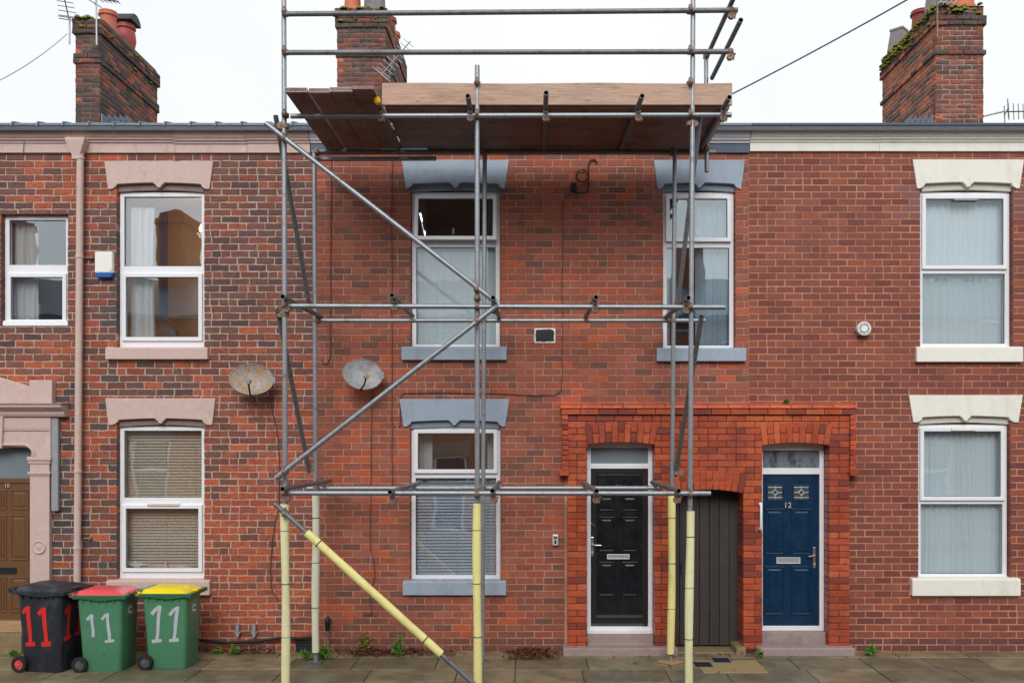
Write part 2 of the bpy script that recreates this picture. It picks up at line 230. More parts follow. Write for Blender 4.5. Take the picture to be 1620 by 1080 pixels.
# ------------------------------------------------------------------ mesh helpers
class MB:
    def __init__(s): s.v = []; s.f = []; s.c = []; s.mi = []
    def add(s, vs, fs, col=None, mi=0):
        n = len(s.v); s.v += [tuple(p) for p in vs]; s.f += [tuple(i + n for i in f) for f in fs]
        s.mi += [mi] * len(fs)
        s.c += [col or (1, 1, 1, 1)] * len(vs); return s
    def box(s, x0, x1, y0, y1, z0, z1, mi=0):
        return s.add([(x0, y0, z0), (x1, y0, z0), (x1, y1, z0), (x0, y1, z0), (x0, y0, z1), (x1, y0, z1), (x1, y1, z1), (x0, y1, z1)],
                     [(0, 3, 2, 1), (4, 5, 6, 7), (0, 1, 5, 4), (1, 2, 6, 5), (2, 3, 7, 6), (3, 0, 4, 7)], mi=mi)
    def prism(s, poly, y0, y1):                      # poly of (x, z), counter-clockwise seen from -Y
        n = len(poly); vs = [(x, y0, z) for x, z in poly] + [(x, y1, z) for x, z in poly]
        return s.add(vs, [tuple(range(n)), tuple(range(2 * n - 1, n - 1, -1))] + [(i, i + n, (i + 1) % n + n, (i + 1) % n) for i in range(n)])
    def prism_x(s, prof, x0, x1):                    # profile of (y, z) swept along x
        n = len(prof); vs = [(x0, y, z) for y, z in prof] + [(x1, y, z) for y, z in prof]
        return s.add(vs, [tuple(range(n)), tuple(range(2 * n - 1, n - 1, -1))] + [(i, i + n, (i + 1) % n + n, (i + 1) % n) for i in range(n)])
    def ring(s, x0, x1, z0, z1, l, r, b, t, y0, y1):
        o = [(x0, z0), (x1, z0), (x1, z1), (x0, z1)]; i = [(x0 + l, z0 + b), (x1 - r, z0 + b), (x1 - r, z1 - t), (x0 + l, z1 - t)]
        vs = [(x, y, z) for y in (y0, y1) for pts in (o, i) for x, z in pts]
        fs = []
        for k in range(4):
            j = (k + 1) % 4
            fs += [(k, j, 4 + j, 4 + k), (8 + j, 8 + k, 12 + k, 12 + j), (j, k, 8 + k, 8 + j), (4 + k, 4 + j, 12 + j, 12 + k)]
        return s.add(vs, fs)
    def path(s, pts, r, n=8, caps=True, hollow=0., flat=None, mi=0):
        pts = [Vector(p) for p in pts]; rings = []; up = None
        for i, p in enumerate(pts):
            t = (pts[min(i + 1, len(pts) - 1)] - pts[max(i - 1, 0)]).normalized()
            if up is None: up = Vector((0, 0, 1)) if abs(t.z) < .9 else Vector((1, 0, 0))
            a = t.cross(up).normalized(); b = a.cross(t).normalized(); up = b
            rr = r[i] if isinstance(r, (list, tuple)) else r
            rings.append([p + (a * math.cos(k * 2 * math.pi / n) + b * math.sin(k * 2 * math.pi / n) * (flat or 1)) * rr for k in range(n)])
        vs = [q for g in rings for q in g]
        fs = [(g * n + k, g * n + (k + 1) % n, (g + 1) * n + (k + 1) % n, (g + 1) * n + k) for g in range(len(pts) - 1) for k in range(n)]
        if caps and not hollow: fs += [tuple(range(n - 1, -1, -1)), tuple(range((len(pts) - 1) * n, len(pts) * n))]
        s.add(vs, fs, mi=mi)
        if hollow:                                   # open tube ends: rim, bore and a plug inside
            for e, q in ((0, 1), (-1, -2)):
                t = (pts[q] - pts[e]).normalized(); g = rings[e]; c = pts[e]
                inn = [c + (p - c) * .82 for p in g]; dp = [p + t * hollow for p in inn]
                f1 = [(k, n + k, n + (k + 1) % n, (k + 1) % n) for k in range(n)]
                s.add(g + inn, f1, mi=mi)
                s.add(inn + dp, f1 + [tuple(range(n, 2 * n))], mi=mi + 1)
        return s
    def tube(s, a, b, r, n=14, hollow=0., seg=1):
        a, b = Vector(a), Vector(b); return s.path([a.lerp(b, i / seg) for i in range(seg + 1)], r, n, hollow=hollow)
    def lathe(s, prof, c, n=20, axis='z', caps=True):
        vs = []
        for r, h in prof:
            for k in range(n):
                a = 2 * math.pi * k / n; u, v = r * math.cos(a), r * math.sin(a)
                vs.append({'z': (c[0] + u, c[1] + v, c[2] + h), 'y': (c[0] + u, c[1] + h, c[2] + v), 'x': (c[0] + h, c[1] + u, c[2] + v)}[axis])
        m = len(prof)
        fs = [(g * n + k, g * n + (k + 1) % n, (g + 1) * n + (k + 1) % n, (g + 1) * n + k) for g in range(m - 1) for k in range(n)]
        if caps: fs += [tuple(range(n)), tuple(range((m - 1) * n, m * n))]
        return s.add(vs, fs)
    def mesh(s, name, mats, bevel=0., seg=2, smooth=None, tint=False):
        me = bpy.data.meshes.new(name); me.from_pydata(s.v, [], s.f)
        for m_ in (mats if isinstance(mats, (list, tuple)) else [mats]): me.materials.append(M[m_] if isinstance(m_, str) else m_)
        if any(s.mi): me.polygons.foreach_set('material_index', s.mi)
        if tint:
            at = me.color_attributes.new('tint', 'FLOAT_COLOR', 'POINT'); at.data.foreach_set('color', [x for c in s.c for x in c])
        bm = bmesh.new(); bm.from_mesh(me)
        if not tint: bmesh.ops.recalc_face_normals(bm, faces=bm.faces)
        if bevel:
            ed = [e for e in bm.edges if len(e.link_faces) == 2 and e.calc_face_angle(0) > R(28)]
            bmesh.ops.bevel(bm, geom=ed, offset=bevel, offset_type='OFFSET', segments=seg, profile=.5, affect='EDGES', clamp_overlap=True)
        if smooth:
            for f in bm.faces: f.smooth = True
            for e in bm.edges:
                if len(e.link_faces) == 2 and e.calc_face_angle(0) > R(smooth): e.smooth = False
        bm.to_mesh(me); bm.free(); me.update(); return me
def link(name, me, parent=None, keep=True, loc=None, rot=None):
    o = bpy.data.objects.new(name, me); COL.objects.link(o)
    if loc is not None: o.location = loc
    if rot is not None: o.rotation_euler = rot
    if parent is not None:
        o.parent = parent
        if keep and parent.parent is None and parent.type == 'EMPTY': o.matrix_parent_inverse = Matrix.Translation(-Vector(parent.location))
    return o
def obj(name, mb, m, parent=None, bevel=0., smooth=None, keep=True, seg=2, **k):
    return link(name, mb.mesh(name, m, bevel, seg, smooth), parent, keep, **k)
def tag(o, label, cat, group=None):
    o['label'] = label; o['category'] = cat
    if group: o['group'] = group
    return o
def thing(name, label, cat, loc=(0, 0, 0), group=None, rz=0):
    e = bpy.data.objects.new(name, None); COL.objects.link(e); e.location = loc; e.rotation_euler = (0, 0, rz); e.empty_display_size = .2
    return tag(e, label, cat, group)
def struct(o): o['kind'] = 'structure'; return o
def stuff(o): o['kind'] = 'stuff'; return o
_TXT = {}
def text_mesh(txt, size, extr, m, name):
    cu = bpy.data.curves.new(name, 'FONT'); cu.body = txt; cu.size = size; cu.extrude = extr; cu.align_x = 'CENTER'; cu.align_y = 'CENTER'
    o = bpy.data.objects.new(name, cu); COL.objects.link(o)
    me = bpy.data.meshes.new_from_object(o.evaluated_get(bpy.context.evaluated_depsgraph_get())); bpy.data.objects.remove(o)
    me.materials.clear(); me.materials.append(M[m]); me.name = name; return me

# ------------------------------------------------------------------ brickwork
def jit(a): return random.uniform(-a, a)
def brick_geo(w, h, d, ch, rough, pts=(3, 1), face=0.):
    """one brick, centred on its front face; front looks to -Y. pts = segments along the long and the short edges"""
    a, b = w / 2, h / 2; out_ = []
    nx, nz = pts
    for i in range(nx): out_.append((-a + w * i / nx, -b))
    for i in range(nz): out_.append((a, -b + h * i / nz))
    for i in range(nx): out_.append((a - w * i / nx, b))
    for i in range(nz): out_.append((-a, b - h * i / nz))
    out_ = [(x + jit(rough), z + jit(rough)) for x, z in out_]
    n = len(out_)
    front = [(x - math.copysign(min(ch, abs(x)), x) if abs(abs(x) - a) < rough * 2 + .004 else x, z - math.copysign(min(ch, abs(z)), z)) for x, z in out_]
    vs = [(x, d, z) for x, z in out_] + [(x, ch * .8 + jit(rough * .4), z) for x, z in out_] + [(x, face + jit(rough * .25), z) for x, z in front]
    fs = []
    for g in (0, 1):
        fs += [(g * n + i, g * n + (i + 1) % n, (g + 1) * n + (i + 1) % n, (g + 1) * n + i) for i in range(n)]
    fs.append(tuple(range(2 * n, 3 * n)))
    return vs, fs
def courses(u0, u1, v0, v1, blocks, ch, bl, jt, headers=.05, wander=.006, phase=0.):
    """running bond over a rectangle; blocks = (a, b, lo, hi[, span function of v]) are left free. Returns cx, cz, w, h, full"""
    res = []; n = int(math.ceil((v1 - v0) / ch - 1e-6))
    for c in range(n):
        lo = v0 + c * ch; hi = min(lo + ch, v1); mid = (lo + hi) / 2
        if hi - lo < .03: continue
        cuts = []
        for bk in blocks:
            a, b, l, h_ = bk[:4]
            if min(hi, h_) - max(lo, l) <= (.6 * ch if len(bk) > 4 else .006): continue
            if len(bk) > 4: a, b = bk[4](mid)
            cuts.append((a, b))
            if len(bk) == 4:
                if h_ < hi - .03: res += [((x0 + x1) / 2, (h_ + hi - jt / 2) / 2, x1 - x0, hi - jt / 2 - h_, False) for x0, x1 in split(a, b, bl, jt)]
                elif l > lo + .03: res += [((x0 + x1) / 2, (lo + jt / 2 + l) / 2, x1 - x0, l - lo - jt / 2, False) for x0, x1 in split(a, b, bl, jt)]
        cuts.sort(); iv = []; s = u0
        for a, b in cuts:
            if a > s: iv.append((s, a))
            s = max(s, b)
        if s < u1: iv.append((s, u1))
        x = u0 - bl * (.5 if c % 2 else 0.) - phase + jit(wander) - bl
        grid = []
        while x < u1:
            if random.random() > headers: grid.append((x, x + bl))
            else: q = x + bl * .5; grid += [(x, q), (q, x + bl)]
            x += bl
        for a, b in iv:
            row = []
            for g0, g1 in grid:
                p, q = max(g0 + jt / 2, a), min(g1 - jt / 2, b)
                if q - p < .008: continue
                if p - a < jt + .003: p = a
                if b - q < jt + .003: q = b
                row.append([p, q])
            k = 0
            while k < len(row) and len(row) > 1:
                if row[k][1] - row[k][0] < .05:
                    if k > 0: row[k - 1][1] = row[k][1]
                    else: row[1][0] = row[0][0]
                    row.pop(k); continue
                k += 1
            for p, q in row: res.append(((p + q) / 2, (lo + hi) / 2, q - p, hi - lo - jt, abs(q - p - (bl - jt)) < .004))
    return res
def split(a, b, bl, jt):
    n = max(1, round((b - a) / bl)); st = (b - a) / n
    return [(a + i * st + jt / 2, a + (i + 1) * st - jt / 2) for i in range(n)]
def vary(c, a=.12):
    k = 1 + jit(a); return (c[0] * k, c[1] * k * (1 + jit(a * .3)), c[2] * k * (1 + jit(a * .3)), 1)
def lay(parent, bricks, key, tintf, nind, geo, bl, jt, ch, view, Y=0., depth=.13, skip=None):
    """the nind full bricks that show largest become objects of their own, the rest one joined part"""
    full = [i for i, b in enumerate(bricks) if b[4] and not (skip and skip(b[0], b[1]))]
    full.sort(key=lambda i: (bricks[i][0] - view[0]) ** 2 + (bricks[i][1] - view[1]) ** 2)
    ind = set(full[:nind]); pool = []
    for k in range(10):
        mb = MB(); mb.add(*brick_geo(bl - jt, ch - jt, depth, *geo)); pool.append(mb.mesh('brick', key + '_piece', smooth=22))
    rest = MB()
    for i, (cx, cz, w_, h_, _) in enumerate(bricks):
        t = tintf(cx, cz); dy = jit(.0016)
        if i in ind:
            o = link('brick', random.choice(pool), parent, loc=(cx, Y + dy, cz)); o.color = t
        else:
            vs, fs = brick_geo(w_, h_, depth, *geo); rest.add([(x + cx, y + Y + dy, z + cz) for x, y, z in vs], fs, t)
    return stuff(link('remaining_bricks', rest.mesh('remaining_bricks', key, smooth=22, tint=True), parent))
def sheet(u0, u1, v0, v1, holes, y, back):
    """wall body behind the bricks: a plane with rectangular openings and their reveals"""
    xs = sorted({u0, u1, *[max(u0, min(u1, h[0])) for h in holes], *[max(u0, min(u1, h[1])) for h in holes]})
    zs = sorted({v0, v1, *[max(v0, min(v1, h[2])) for h in holes], *[max(v0, min(v1, h[3])) for h in holes]})
    mb = MB()
    for i in range(len(xs) - 1):
        for j in range(len(zs) - 1):
            a, b, c, d = xs[i], xs[i + 1], zs[j], zs[j + 1]; mx, mz = (a + b) / 2, (c + d) / 2
            if any(h[0] < mx < h[1] and h[2] < mz < h[3] for h in holes): continue
            mb.add([(a, y, c), (b, y, c), (b, y, d), (a, y, d)], [(0, 1, 2, 3)])
    for a, b, c, d in holes:
        for p, q in (((a, c), (a, d)), ((a, d), (b, d)), ((b, d), (b, c)), ((b, c), (a, c))):
            mb.add([(p[0], y, p[1]), (q[0], y, q[1]), (q[0], back, q[1]), (p[0], back, p[1])], [(0, 1, 2, 3)])
    return mb

# ------------------------------------------------------------------ ground
WALL_L, WALL_R = X(-300), X(1920)
EAVES = Z(241)
g = MB(); g.add([(-120, -120, -.16), (120, -120, -.16), (120, 120, -.16), (-120, 120, -.16)], [(0, 1, 2, 3)])
struct(obj('ground', g, 'asphalt'))
g = MB(); g.box(-40, 40, -11.9, -2.40, -.155, -.10); struct(obj('road', g, 'asphalt'))
g = MB(); g.box(-40, 40, -14.0, -12.05, -.155, 0.0); struct(obj('far_pavement', g, 'kerb'))
pav = MB(); pav.box(-16, 16, -2.27, .35, -.15, -.012)
pav = struct(obj('pavement', pav, 'joint'))
kb = thing('kerb', 'kerb', 'kerb'); del kb['label']; del kb['category']; struct(kb)
x = -14.0
while x < 14:
    m = MB(); m.box(x + .004, x + .906, -2.40, -2.275, -.15, .004); obj('kerb_stone', m, 'kerb', kb, bevel=.012); x += .91
SANDS = [(X(1102, -.75), X(1196, -.75), -.98, -.50)]
rows = [(0.02, -.30), (-.30, -.86), (-.86, -1.40), (-1.40, -1.84), (-1.84, -2.27)]
rng = random.Random(5)
for r_, (ya, yb) in enumerate(rows):
    x = -7.9 - rng.random() * .6
    while x < 8.3:
        wd = rng.uniform(.62, 1.02)
        a, b = x + .006, x + wd - .006; x += wd
        y0, y1 = yb + .006, ya - .006
        t = rng.choice([srgb(140, 130, 104), srgb(126, 118, 98), srgb(116, 110, 92), srgb(144, 132, 106), srgb(120, 116, 100)])
        if r_ == 0: t = rng.choice([srgb(150, 132, 100), srgb(134, 120, 94)])
        m = MB(); m.box(a, b, y0, y1, -.06, jit(.0025))
        o = obj('slab', m, 'slab', pav, bevel=.006, seg=1); o.color = t
m = MB(); m.box(X(1106, -.75), X(1206, -.75), -1.02, -.46, -.02, .006); obj('sand_slab', m, 'sand_slab', pav, bevel=.003)
for px, py in ((1112, 1052), (1141, 1045)):
    c = P(px, py, -(1 - 340 / (py - 690)) * D)
    m = MB(); m.ring(0, 1, 0, 1, .1, .1, .1, .1, 0, 1)
    fr = MB(); fr.box(c.x - .125, c.x + .125, c.y - .13, c.y + .13, .0, .010)
    cover = thing('service_cover', 'square black service cover in the paving, %s' % ('farther from the gate' if px < 1120 else 'right at the gate'), 'cover', (c.x, c.y, .004))
    obj('surround', fr, 'kerb', cover, bevel=.002)
    li = MB(); li.box(c.x - .10, c.x + .10, c.y - .105, c.y + .105, .004, .016); li.box(c.x - .02, c.x + .02, c.y - .09, c.y - .07, .012, .019); obj('lid', li, 'iron', cover, bevel=.002)

# ------------------------------------------------------------------ house parts
YF = .07                                            # window frames stand this far behind the brick face
def lintel(win, cx, wt, T, B, ow, m, mdull, Yd=-.022, wb=None):
    """painted stone head: flared block with two shallow arches and a pendant; px units around cx"""
    wb = wb or wt - 5
    k = 1.0
    pts = [(-wt, T), (-wb, B), (-ow - 6 * k, B), (-ow + 0, B - 4), (-ow + 2, B - 8)]
    n = 7
    for i in range(1, n): pts.append((-ow + 2 + (ow - 11) * i / n, B - 8 - 2.2 * math.sin(math.pi * .5 * i / n)))
    pts += [(-9, B - 10.4), (-7, B - 8), (-4.5, B - 6.5), (-3, B - 3.5), (0, B - 2), (3, B - 3.5), (4.5, B - 6.5), (7, B - 8), (9, B - 10.4)]
    for i in range(n - 1, 0, -1): pts.append((ow - 2 - (ow - 11) * i / n, B - 8 - 2.2 * math.sin(math.pi * .5 * i / n)))
    pts += [(ow - 2, B - 8), (ow, B - 4), (ow + 6, B), (wb, B), (wt, T)]
    poly = [(X(cx + a), Z(b)) for a, b in pts]
    mb = MB(); mb.prism(poly, Yd, .13); lo = obj('lintel', mb, m, win, bevel=.006)
    n = 10; lowp = [(X(cx - ow - 1 + (2 * ow + 2) * i / n), Z(B + 3 - 3.0 * math.sin(math.pi * i / n))) for i in range(n + 1)]
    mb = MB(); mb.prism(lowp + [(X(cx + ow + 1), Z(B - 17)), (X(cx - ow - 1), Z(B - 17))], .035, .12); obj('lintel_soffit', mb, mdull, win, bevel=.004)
def sill(win, x0, x1, y0, y1, m, out_=.065):
    mb = MB(); a, b, c, d = X(x0), X(x1), Z(y1), Z(y0)
    mb.prism_x([(-out_, c), (.12, c), (.12, d + .02), (-out_ * .5, d + .004), (-out_, d - .006)], a, b); obj('window_sill', mb, m, win, bevel=.010)
def curtain(parent, x0, x1, z0, z1, Y, m, folds=9, amp=.02, seed=0, name='curtain', gather=0.):
    rg = random.Random(seed); n = folds * 8; nz = 14; ph = [rg.uniform(0, 6.3) for _ in range(4)]; vs = []
    for j in range(nz + 1):
        v = j / nz
        for i in range(n + 1):
            u = i / n; uu = u + .035 * math.sin(5 * u + ph[0] + .6 * v) + .018 * math.sin(13 * u + ph[2] + .8 * v)
            y = amp * (math.sin(uu * folds * 6.283 + ph[1] + .5 * math.sin(4 * v + ph[2])) + .4 * math.sin(uu * folds * 2.3 * 6.283 + ph[3]))
            y *= .55 + .45 * math.sin(7 * u + ph[3]) ** 2
            sh = 1 - gather * math.sin(math.pi * v) * .5
            vs.append((x0 + (x1 - x0) * u * sh, Y + y, z0 + (z1 - z0) * v))
    fs = [(j * (n + 1) + i, j * (n + 1) + i + 1, (j + 1) * (n + 1) + i + 1, (j + 1) * (n + 1) + i) for j in range(nz) for i in range(n)]
    mb = MB(); mb.add(vs, fs); return obj(name, mb, m, parent, smooth=80)
def blind(parent, x0, x1, z0, z1, Y, m, pitch, tilt=.9, wd=.046, sag=0.):
    mb = MB(); n = int((z1 - z0) / pitch); rg = random.Random(3)
    for i in range(n):
        z = z0 + (i + .5) * pitch; t = tilt + rg.uniform(-.06, .06); dy, dz = math.cos(t) * wd / 2, math.sin(t) * wd / 2
        k = sag * math.sin(i * .7) * .004
        mb.add([(x0, Y - dy, z - dz), (x1, Y - dy, z - dz + k), (x1, Y + dy, z + dz + k), (x0, Y + dy, z + dz)], [(0, 1, 2, 3)])
        mb.add([(x0, Y - dy + .002, z - dz - .001), (x1, Y - dy + .002, z - dz + k - .001), (x1, Y + dy + .002, z + dz + k - .001), (x0, Y + dy + .002, z + dz - .001)], [(3, 2, 1, 0)])
    for f in (.14, .5, .86): mb.path([(x0 + (x1 - x0) * f, Y - .026, z0), (x0 + (x1 - x0) * f, Y - .026, z1)], .0016, 4)
    return obj('blind', mb, m, parent)
def room(house, a, b, c, d, m, deep=2.4, side=.3, up=.25, down=.6):
    mb = MB(); A, B, C, Dd = a - side, b + side, c - down, d + up; y0, y1 = .31, .31 + deep
    mb.add([(A, y0, C), (B, y0, C), (B, y0, Dd), (A, y0, Dd), (A, y1, C), (B, y1, C), (B, y1, Dd), (A, y1, Dd),
            (a, y0, c), (b, y0, c), (b, y0, d), (a, y0, d)],
           [(4, 5, 6, 7), (0, 1, 5, 4), (3, 7, 6, 2), (0, 4, 7, 3), (1, 2, 6, 5), (0, 8, 9, 1), (1, 9, 10, 2), (2, 10, 11, 3), (3, 11, 8, 0)])
    return obj('room', mb, m, house)
def window(house, ox0, ox1, oy0, oy1, tr, top='fixed', bot='fixed', fm='upvc', gl='glass', gl2=None, fw=.056, sub=None, vent=None, open_=0., stub=0.):
    """window in an opening given in px on the wall face. tr = (upper, lower) edge of the transom in px"""
    a, b, c, d = X(ox0) + .003, X(ox1) - .003, Z(oy1), Z(oy0)
    t1, t0 = Z(tr[0], YF), Z(tr[1], YF)
    mb = MB(); y0, y1 = YF, YF + .07
    mb.ring(a, b, c, d, fw, fw, fw * .9 + stub, fw, y0, y1)
    win = obj('window', mb, fm, house, bevel=.006)
    mb = MB(); mb.box(a + fw - .004, b - fw + .004, y0 + .004, y1 - .004, t0, t1); obj('transom', mb, fm, win, bevel=.005)
    for nm, (z0, z1), kind, gm in (('upper', (t1, d - fw), top, gl), ('lower', (c + fw * .9 + stub, t0), bot, gl2 or gl)):
        p0, p1 = a + fw, b - fw; q0, q1 = z0, z1; yp = y0 + .03; sl = 0.
        if kind in ('sash', 'open'):
            s = .05; e = .018
            mb = MB(); mb.ring(p0 - e, p1 + e, z0 - e, z1 + e, s, s, s, s, y0 - .028, y0 + .03)
            if kind == 'open':
                sl = open_
                mb.v = [(x_, y_ - (z1 + e - z_) * sl, z_) for x_, y_, z_ in mb.v]
            so = obj('sash', mb, fm, win, bevel=.006)
            p0 += s - e; p1 -= s - e; q0 += s - e; q1 -= s - e; yp = y0
        pb = MB(); pb.box(p0 - .004, p1 + .004, yp, yp + .005, q0 - .004, q1 + .004)
        if sl: pb.v = [(x_, y_ - (z1 + .018 - z_) * sl, z_) for x_, y_, z_ in pb.v]
        obj('pane', pb, gm, win)
        gk = MB(); gk.ring(p0 - .001, p1 + .001, q0 - .001, q1 + .001, .006, .006, .006, .006, yp - .004, yp + .001)
        if sl: gk.v = [(x_, y_ - (z1 + .018 - z_) * sl, z_) for x_, y_, z_ in gk.v]
        obj('gasket', gk, 'black_plastic', win)
    if vent:
        mb = MB(); yv = y0 - .045 if vent[4] else y0 - .012
        mb.box(X(vent[0], y0), X(vent[1], y0), yv, y0 + .01, Z(vent[3], y0), Z(vent[2], y0)); obj('trickle_vent', mb, vent[5], win, bevel=.003)
    return win, (a, b, c, d)
def room_lamp(win, p, power):
    mb = MB(); mb.lathe([(.004, .06), (.014, .05), (.03, .02), (.034, -.005), (.024, -.03), (.004, -.038)], p, 14); o = obj('lit_bulb', mb, 'bulb', win, smooth=60)
    li = bpy.data.lights.new('lamp', 'POINT'); li.energy = power; li.color = (1, .78, .5); li.shadow_soft_size = .04
    lo = bpy.data.objects.new('lamp', li); COL.objects.link(lo); lo.location = p + Vector((0, -.05, -.08)); lo.parent = o
def handle_w(win, px, py, Y=None):
    Y = YF + .06; p = P(px, py, Y); mb = MB(); mb.box(p.x - .012, p.x + .012, Y, Y + .02, p.z, p.z + .07); obj('window_handle', mb, 'white_plastic', win, bevel=.003)

HOLE = lambda w_: (X(w_[0]) - .0, X(w_[1]) + .0, Z(w_[3]), Z(w_[2]))
W10 = [(2, 107, 339, 515), (185, 323, 284, 549), (185, 323, 656, 917)]
W11 = [(650, 791, 284, 550), (1049, 1163, 284, 552), (649, 792, 656, 917)]
W12 = [(1456, 1602, 284, 549), (1453, 1598, 652, 915)]
DOORS = [(929, 1036, 699, 1030), (1068, 1176, 774, 1030), (1206, 1312, 700, 1030)]
YS = -.115                                            # face of the projecting brick door surround
SUR = (X(886, YS), X(1356, YS), 0, Z(640, YS))
def expand(h, e=.012): return (h[0] - e, h[1] + e, h[2] - e, h[3] + e)

H10 = thing('terraced_house', 'old mottled orange and purple brick house with lilac painted stonework and oak door', 'house', (X(160), .15, 0), 'terraced houses in the row')
H11 = thing('terraced_house', 'middle red brick house behind the scaffolding, grey painted stonework and black door', 'house', (X(842), .15, 0), 'terraced houses in the row')
H12 = thing('terraced_house', 'maroon brick house with orange joints, cream painted stonework and navy door', 'house', (X(1500), .15, 0), 'terraced houses in the row')

def ns(x, z, s, o=0.): return mnoise.noise(Vector((x * s, z * s * 1.3, o)))
ORANGE, RED, BROWN, PURPLE, BLUE = srgb(182, 92, 60), srgb(152, 82, 62), srgb(130, 80, 66), srgb(118, 80, 72), srgb(84, 76, 76)
def tint10(x, z):
    up = min(1, max(0, (z - 2.2) / 2.6)); k = .46 * up - .06 + .5 * ns(x, z, .6, 3) + random.uniform(-.28, .40)
    pxx = x * S0 + VPX; pyy = VPY - (z - CAMZ) * S0
    if pyy > 590 and 78 < pxx < 160 and random.random() < (.62 if pxx < 118 else .16): return vary(BLUE, .3)
    if 160 < pxx < 186 and pyy > 280 and random.random() < .4: return vary(BLUE if random.random() < .4 else PURPLE, .2)
    if k > .50: return vary(random.choice([PURPLE, PURPLE, srgb(96, 68, 68)]), .15)
    if k > .28: return vary(random.choice([PURPLE, BROWN, srgb(122, 74, 66)]), .15)
    if k > .08: return vary(random.choice([BROWN, RED, RED]), .15)
    return vary(random.choice([ORANGE, ORANGE, RED, srgb(174, 84, 58)]), .12)
def tint11(x, z):
    k = random.random() + .35 * ns(x, z, .8, 9)
    if z < .20: return vary(srgb(120, 74, 64), .12)
    if k < .10: return vary(srgb(118, 78, 66), .1)
    if k < .24: return vary(srgb(134, 82, 68), .1)
    if k < .78: return vary(random.choice([srgb(154, 86, 68), srgb(160, 92, 74), srgb(148, 82, 66)]), .09)
    if k < .95: return vary(srgb(162, 84, 62), .09)
    return vary(srgb(182, 88, 56), .1)
def tint12(x, z):
    k = random.random()
    c = srgb(128, 70, 60) if k < .5 else srgb(138, 78, 66) if k < .74 else srgb(114, 62, 56) if k < .9 else srgb(148, 78, 60)
    pxx = x * S0 + VPX; pyy = VPY - (z - CAMZ) * S0
    if pxx > 1425 and 296 < pyy < 345 and (pxx < 1456 or pxx > 1600): c = srgb(130, 86, 84)
    if z < .16: c = srgb(104, 66, 64)
    return vary(c, .07)
def build_wall(h, x0, x1, holes, blocks, ch, bl, jt, key, mortar, tintf, geo, view, headers, rec, wander=.006, z0=0., skip=None, nind=245):
    sh = sheet(x0, x1, -.05, EAVES + .06, [expand(q, .010) for q in holes], rec, .32)
    obj('wall', sh, mortar, h)
    br = courses(x0 + .002, x1 - .002, z0, EAVES, blocks, ch, bl, jt, headers, wander)
    lay(h, br, key, tintf, nind, geo, bl, jt, ch, view, skip=skip)
def vis(x0, x1, y0, y1): return lambda x, z: not (X(x0) < x < X(x1) and Z(y1) < z < Z(y0))
XA, XB = X(499), X(1185)
h10 = [HOLE(q) for q in W10]
dr10 = (X(-66), X(47), 0, Z(706))
build_wall(H10, WALL_L, XA, h10 + [dr10], h10 + [(X(-105), X(76), 0, Z(640))], .0867, .2337, .011, 'brick_old', 'mortar_old', tint10, (.006, .0042, (4, 1)), (X(380), Z(640)), .12, .0045, .02)
door_h = [(X(a, YS) , X(b, YS), 0, Z(c, YS)) for a, b, c, d in DOORS]
sur_block = (SUR[0] + .06, SUR[1] - .06, 0, SUR[3] - .05)
h11 = [HOLE(q) for q in W11]
build_wall(H11, XA, XB, h11 + [door_h[0], (door_h[1][0], XB - .01, 0, door_h[1][3])], h11 + [(sur_block[0], XB, 0, sur_block[3])], .0845, .2290, .0085, 'brick_mid', 'mortar_mid', tint11, (.004, .0022, (3, 1)), (X(800), Z(690)), .06, .0035, .01)
h12 = [HOLE(q) for q in W12]
build_wall(H12, XB, WALL_R, h12 + [door_h[2]], h12 + [(XB, sur_block[1], 0, sur_block[3])], .0848, .2241, .0115, 'brick_dark', 'mortar_dark', tint12, (.004, .0015, (3, 1)), (X(1390), Z(690)), .04, .003, .006)

# windows ---------------------------------------------------------------------------------------------------------
def add_lintel_sill(win, q, cx, wt, ow, T, B, sl, m, md, wb=None):
    lintel(win, cx, wt, T, B, ow, m, md, wb=wb); sill(win, *sl, m)
# old house
w_, e = window(H10, *W10[0], (419, 435), 'fixed', 'sash', vent=None); room(H10, *e, 'room_grey', 1.6)
curtain(w_, e[0] + .05, e[0] + .36, e[2], e[3], .20, 'curtain', 5, .02, 1)
mb = MB(); mb.prism_x([(.01, Z(515)), (.10, Z(515)), (.10, Z(505)), (.02, Z(507))], X(3), X(108)); obj('window_sill', mb, 'upvc', w_, bevel=.004)
mb = MB(); mb.lathe([(.03, 0), (.03, .13)], (X(62, .3), .27, Z(497, .3)), 12); obj('windowsill_ornament', mb, 'white_plastic', w_, smooth=40)
w_, e = window(H10, W10[1][0], W10[1][1], 302, 549, (421, 435), 'fixed', 'sash', stub=.05); room(H10, *e, 'room_tan', 1.0, .3, .1, .1)
add_lintel_sill(w_, None, 252, 86, 68, 256, 300, (170, 331, 550, 569), 'stone_lilac', 'stone_lilac_dark', 80)
curtain(w_, e[0] + .08, e[0] + .40, e[2] + .02, e[3] - .16, .20, 'curtain', 4, .028, 2, gather=.1)
curtain(w_, e[0] + .40, e[0] + .52, e[2] + .42, e[3] - .2, .29, 'drape_dark', 2, .02, 4, name='dressing_gown')
mb = MB(); mb.path([P(247, 498, .3), P(262, 503, .3), P(272, 515, .3), P(274, 528, .3)], .012, 8); mb.path([P(246, 510, .3), P(258, 515, .3), P(266, 527, .3)], .01, 8); mb.box(X(270, .3), X(280, .3), .28, .33, Z(534, .3), Z(522, .3)); obj('tap', mb, 'hub_grey', w_, smooth=40)
room_lamp(w_, P(319, 362, .75), 2.6)
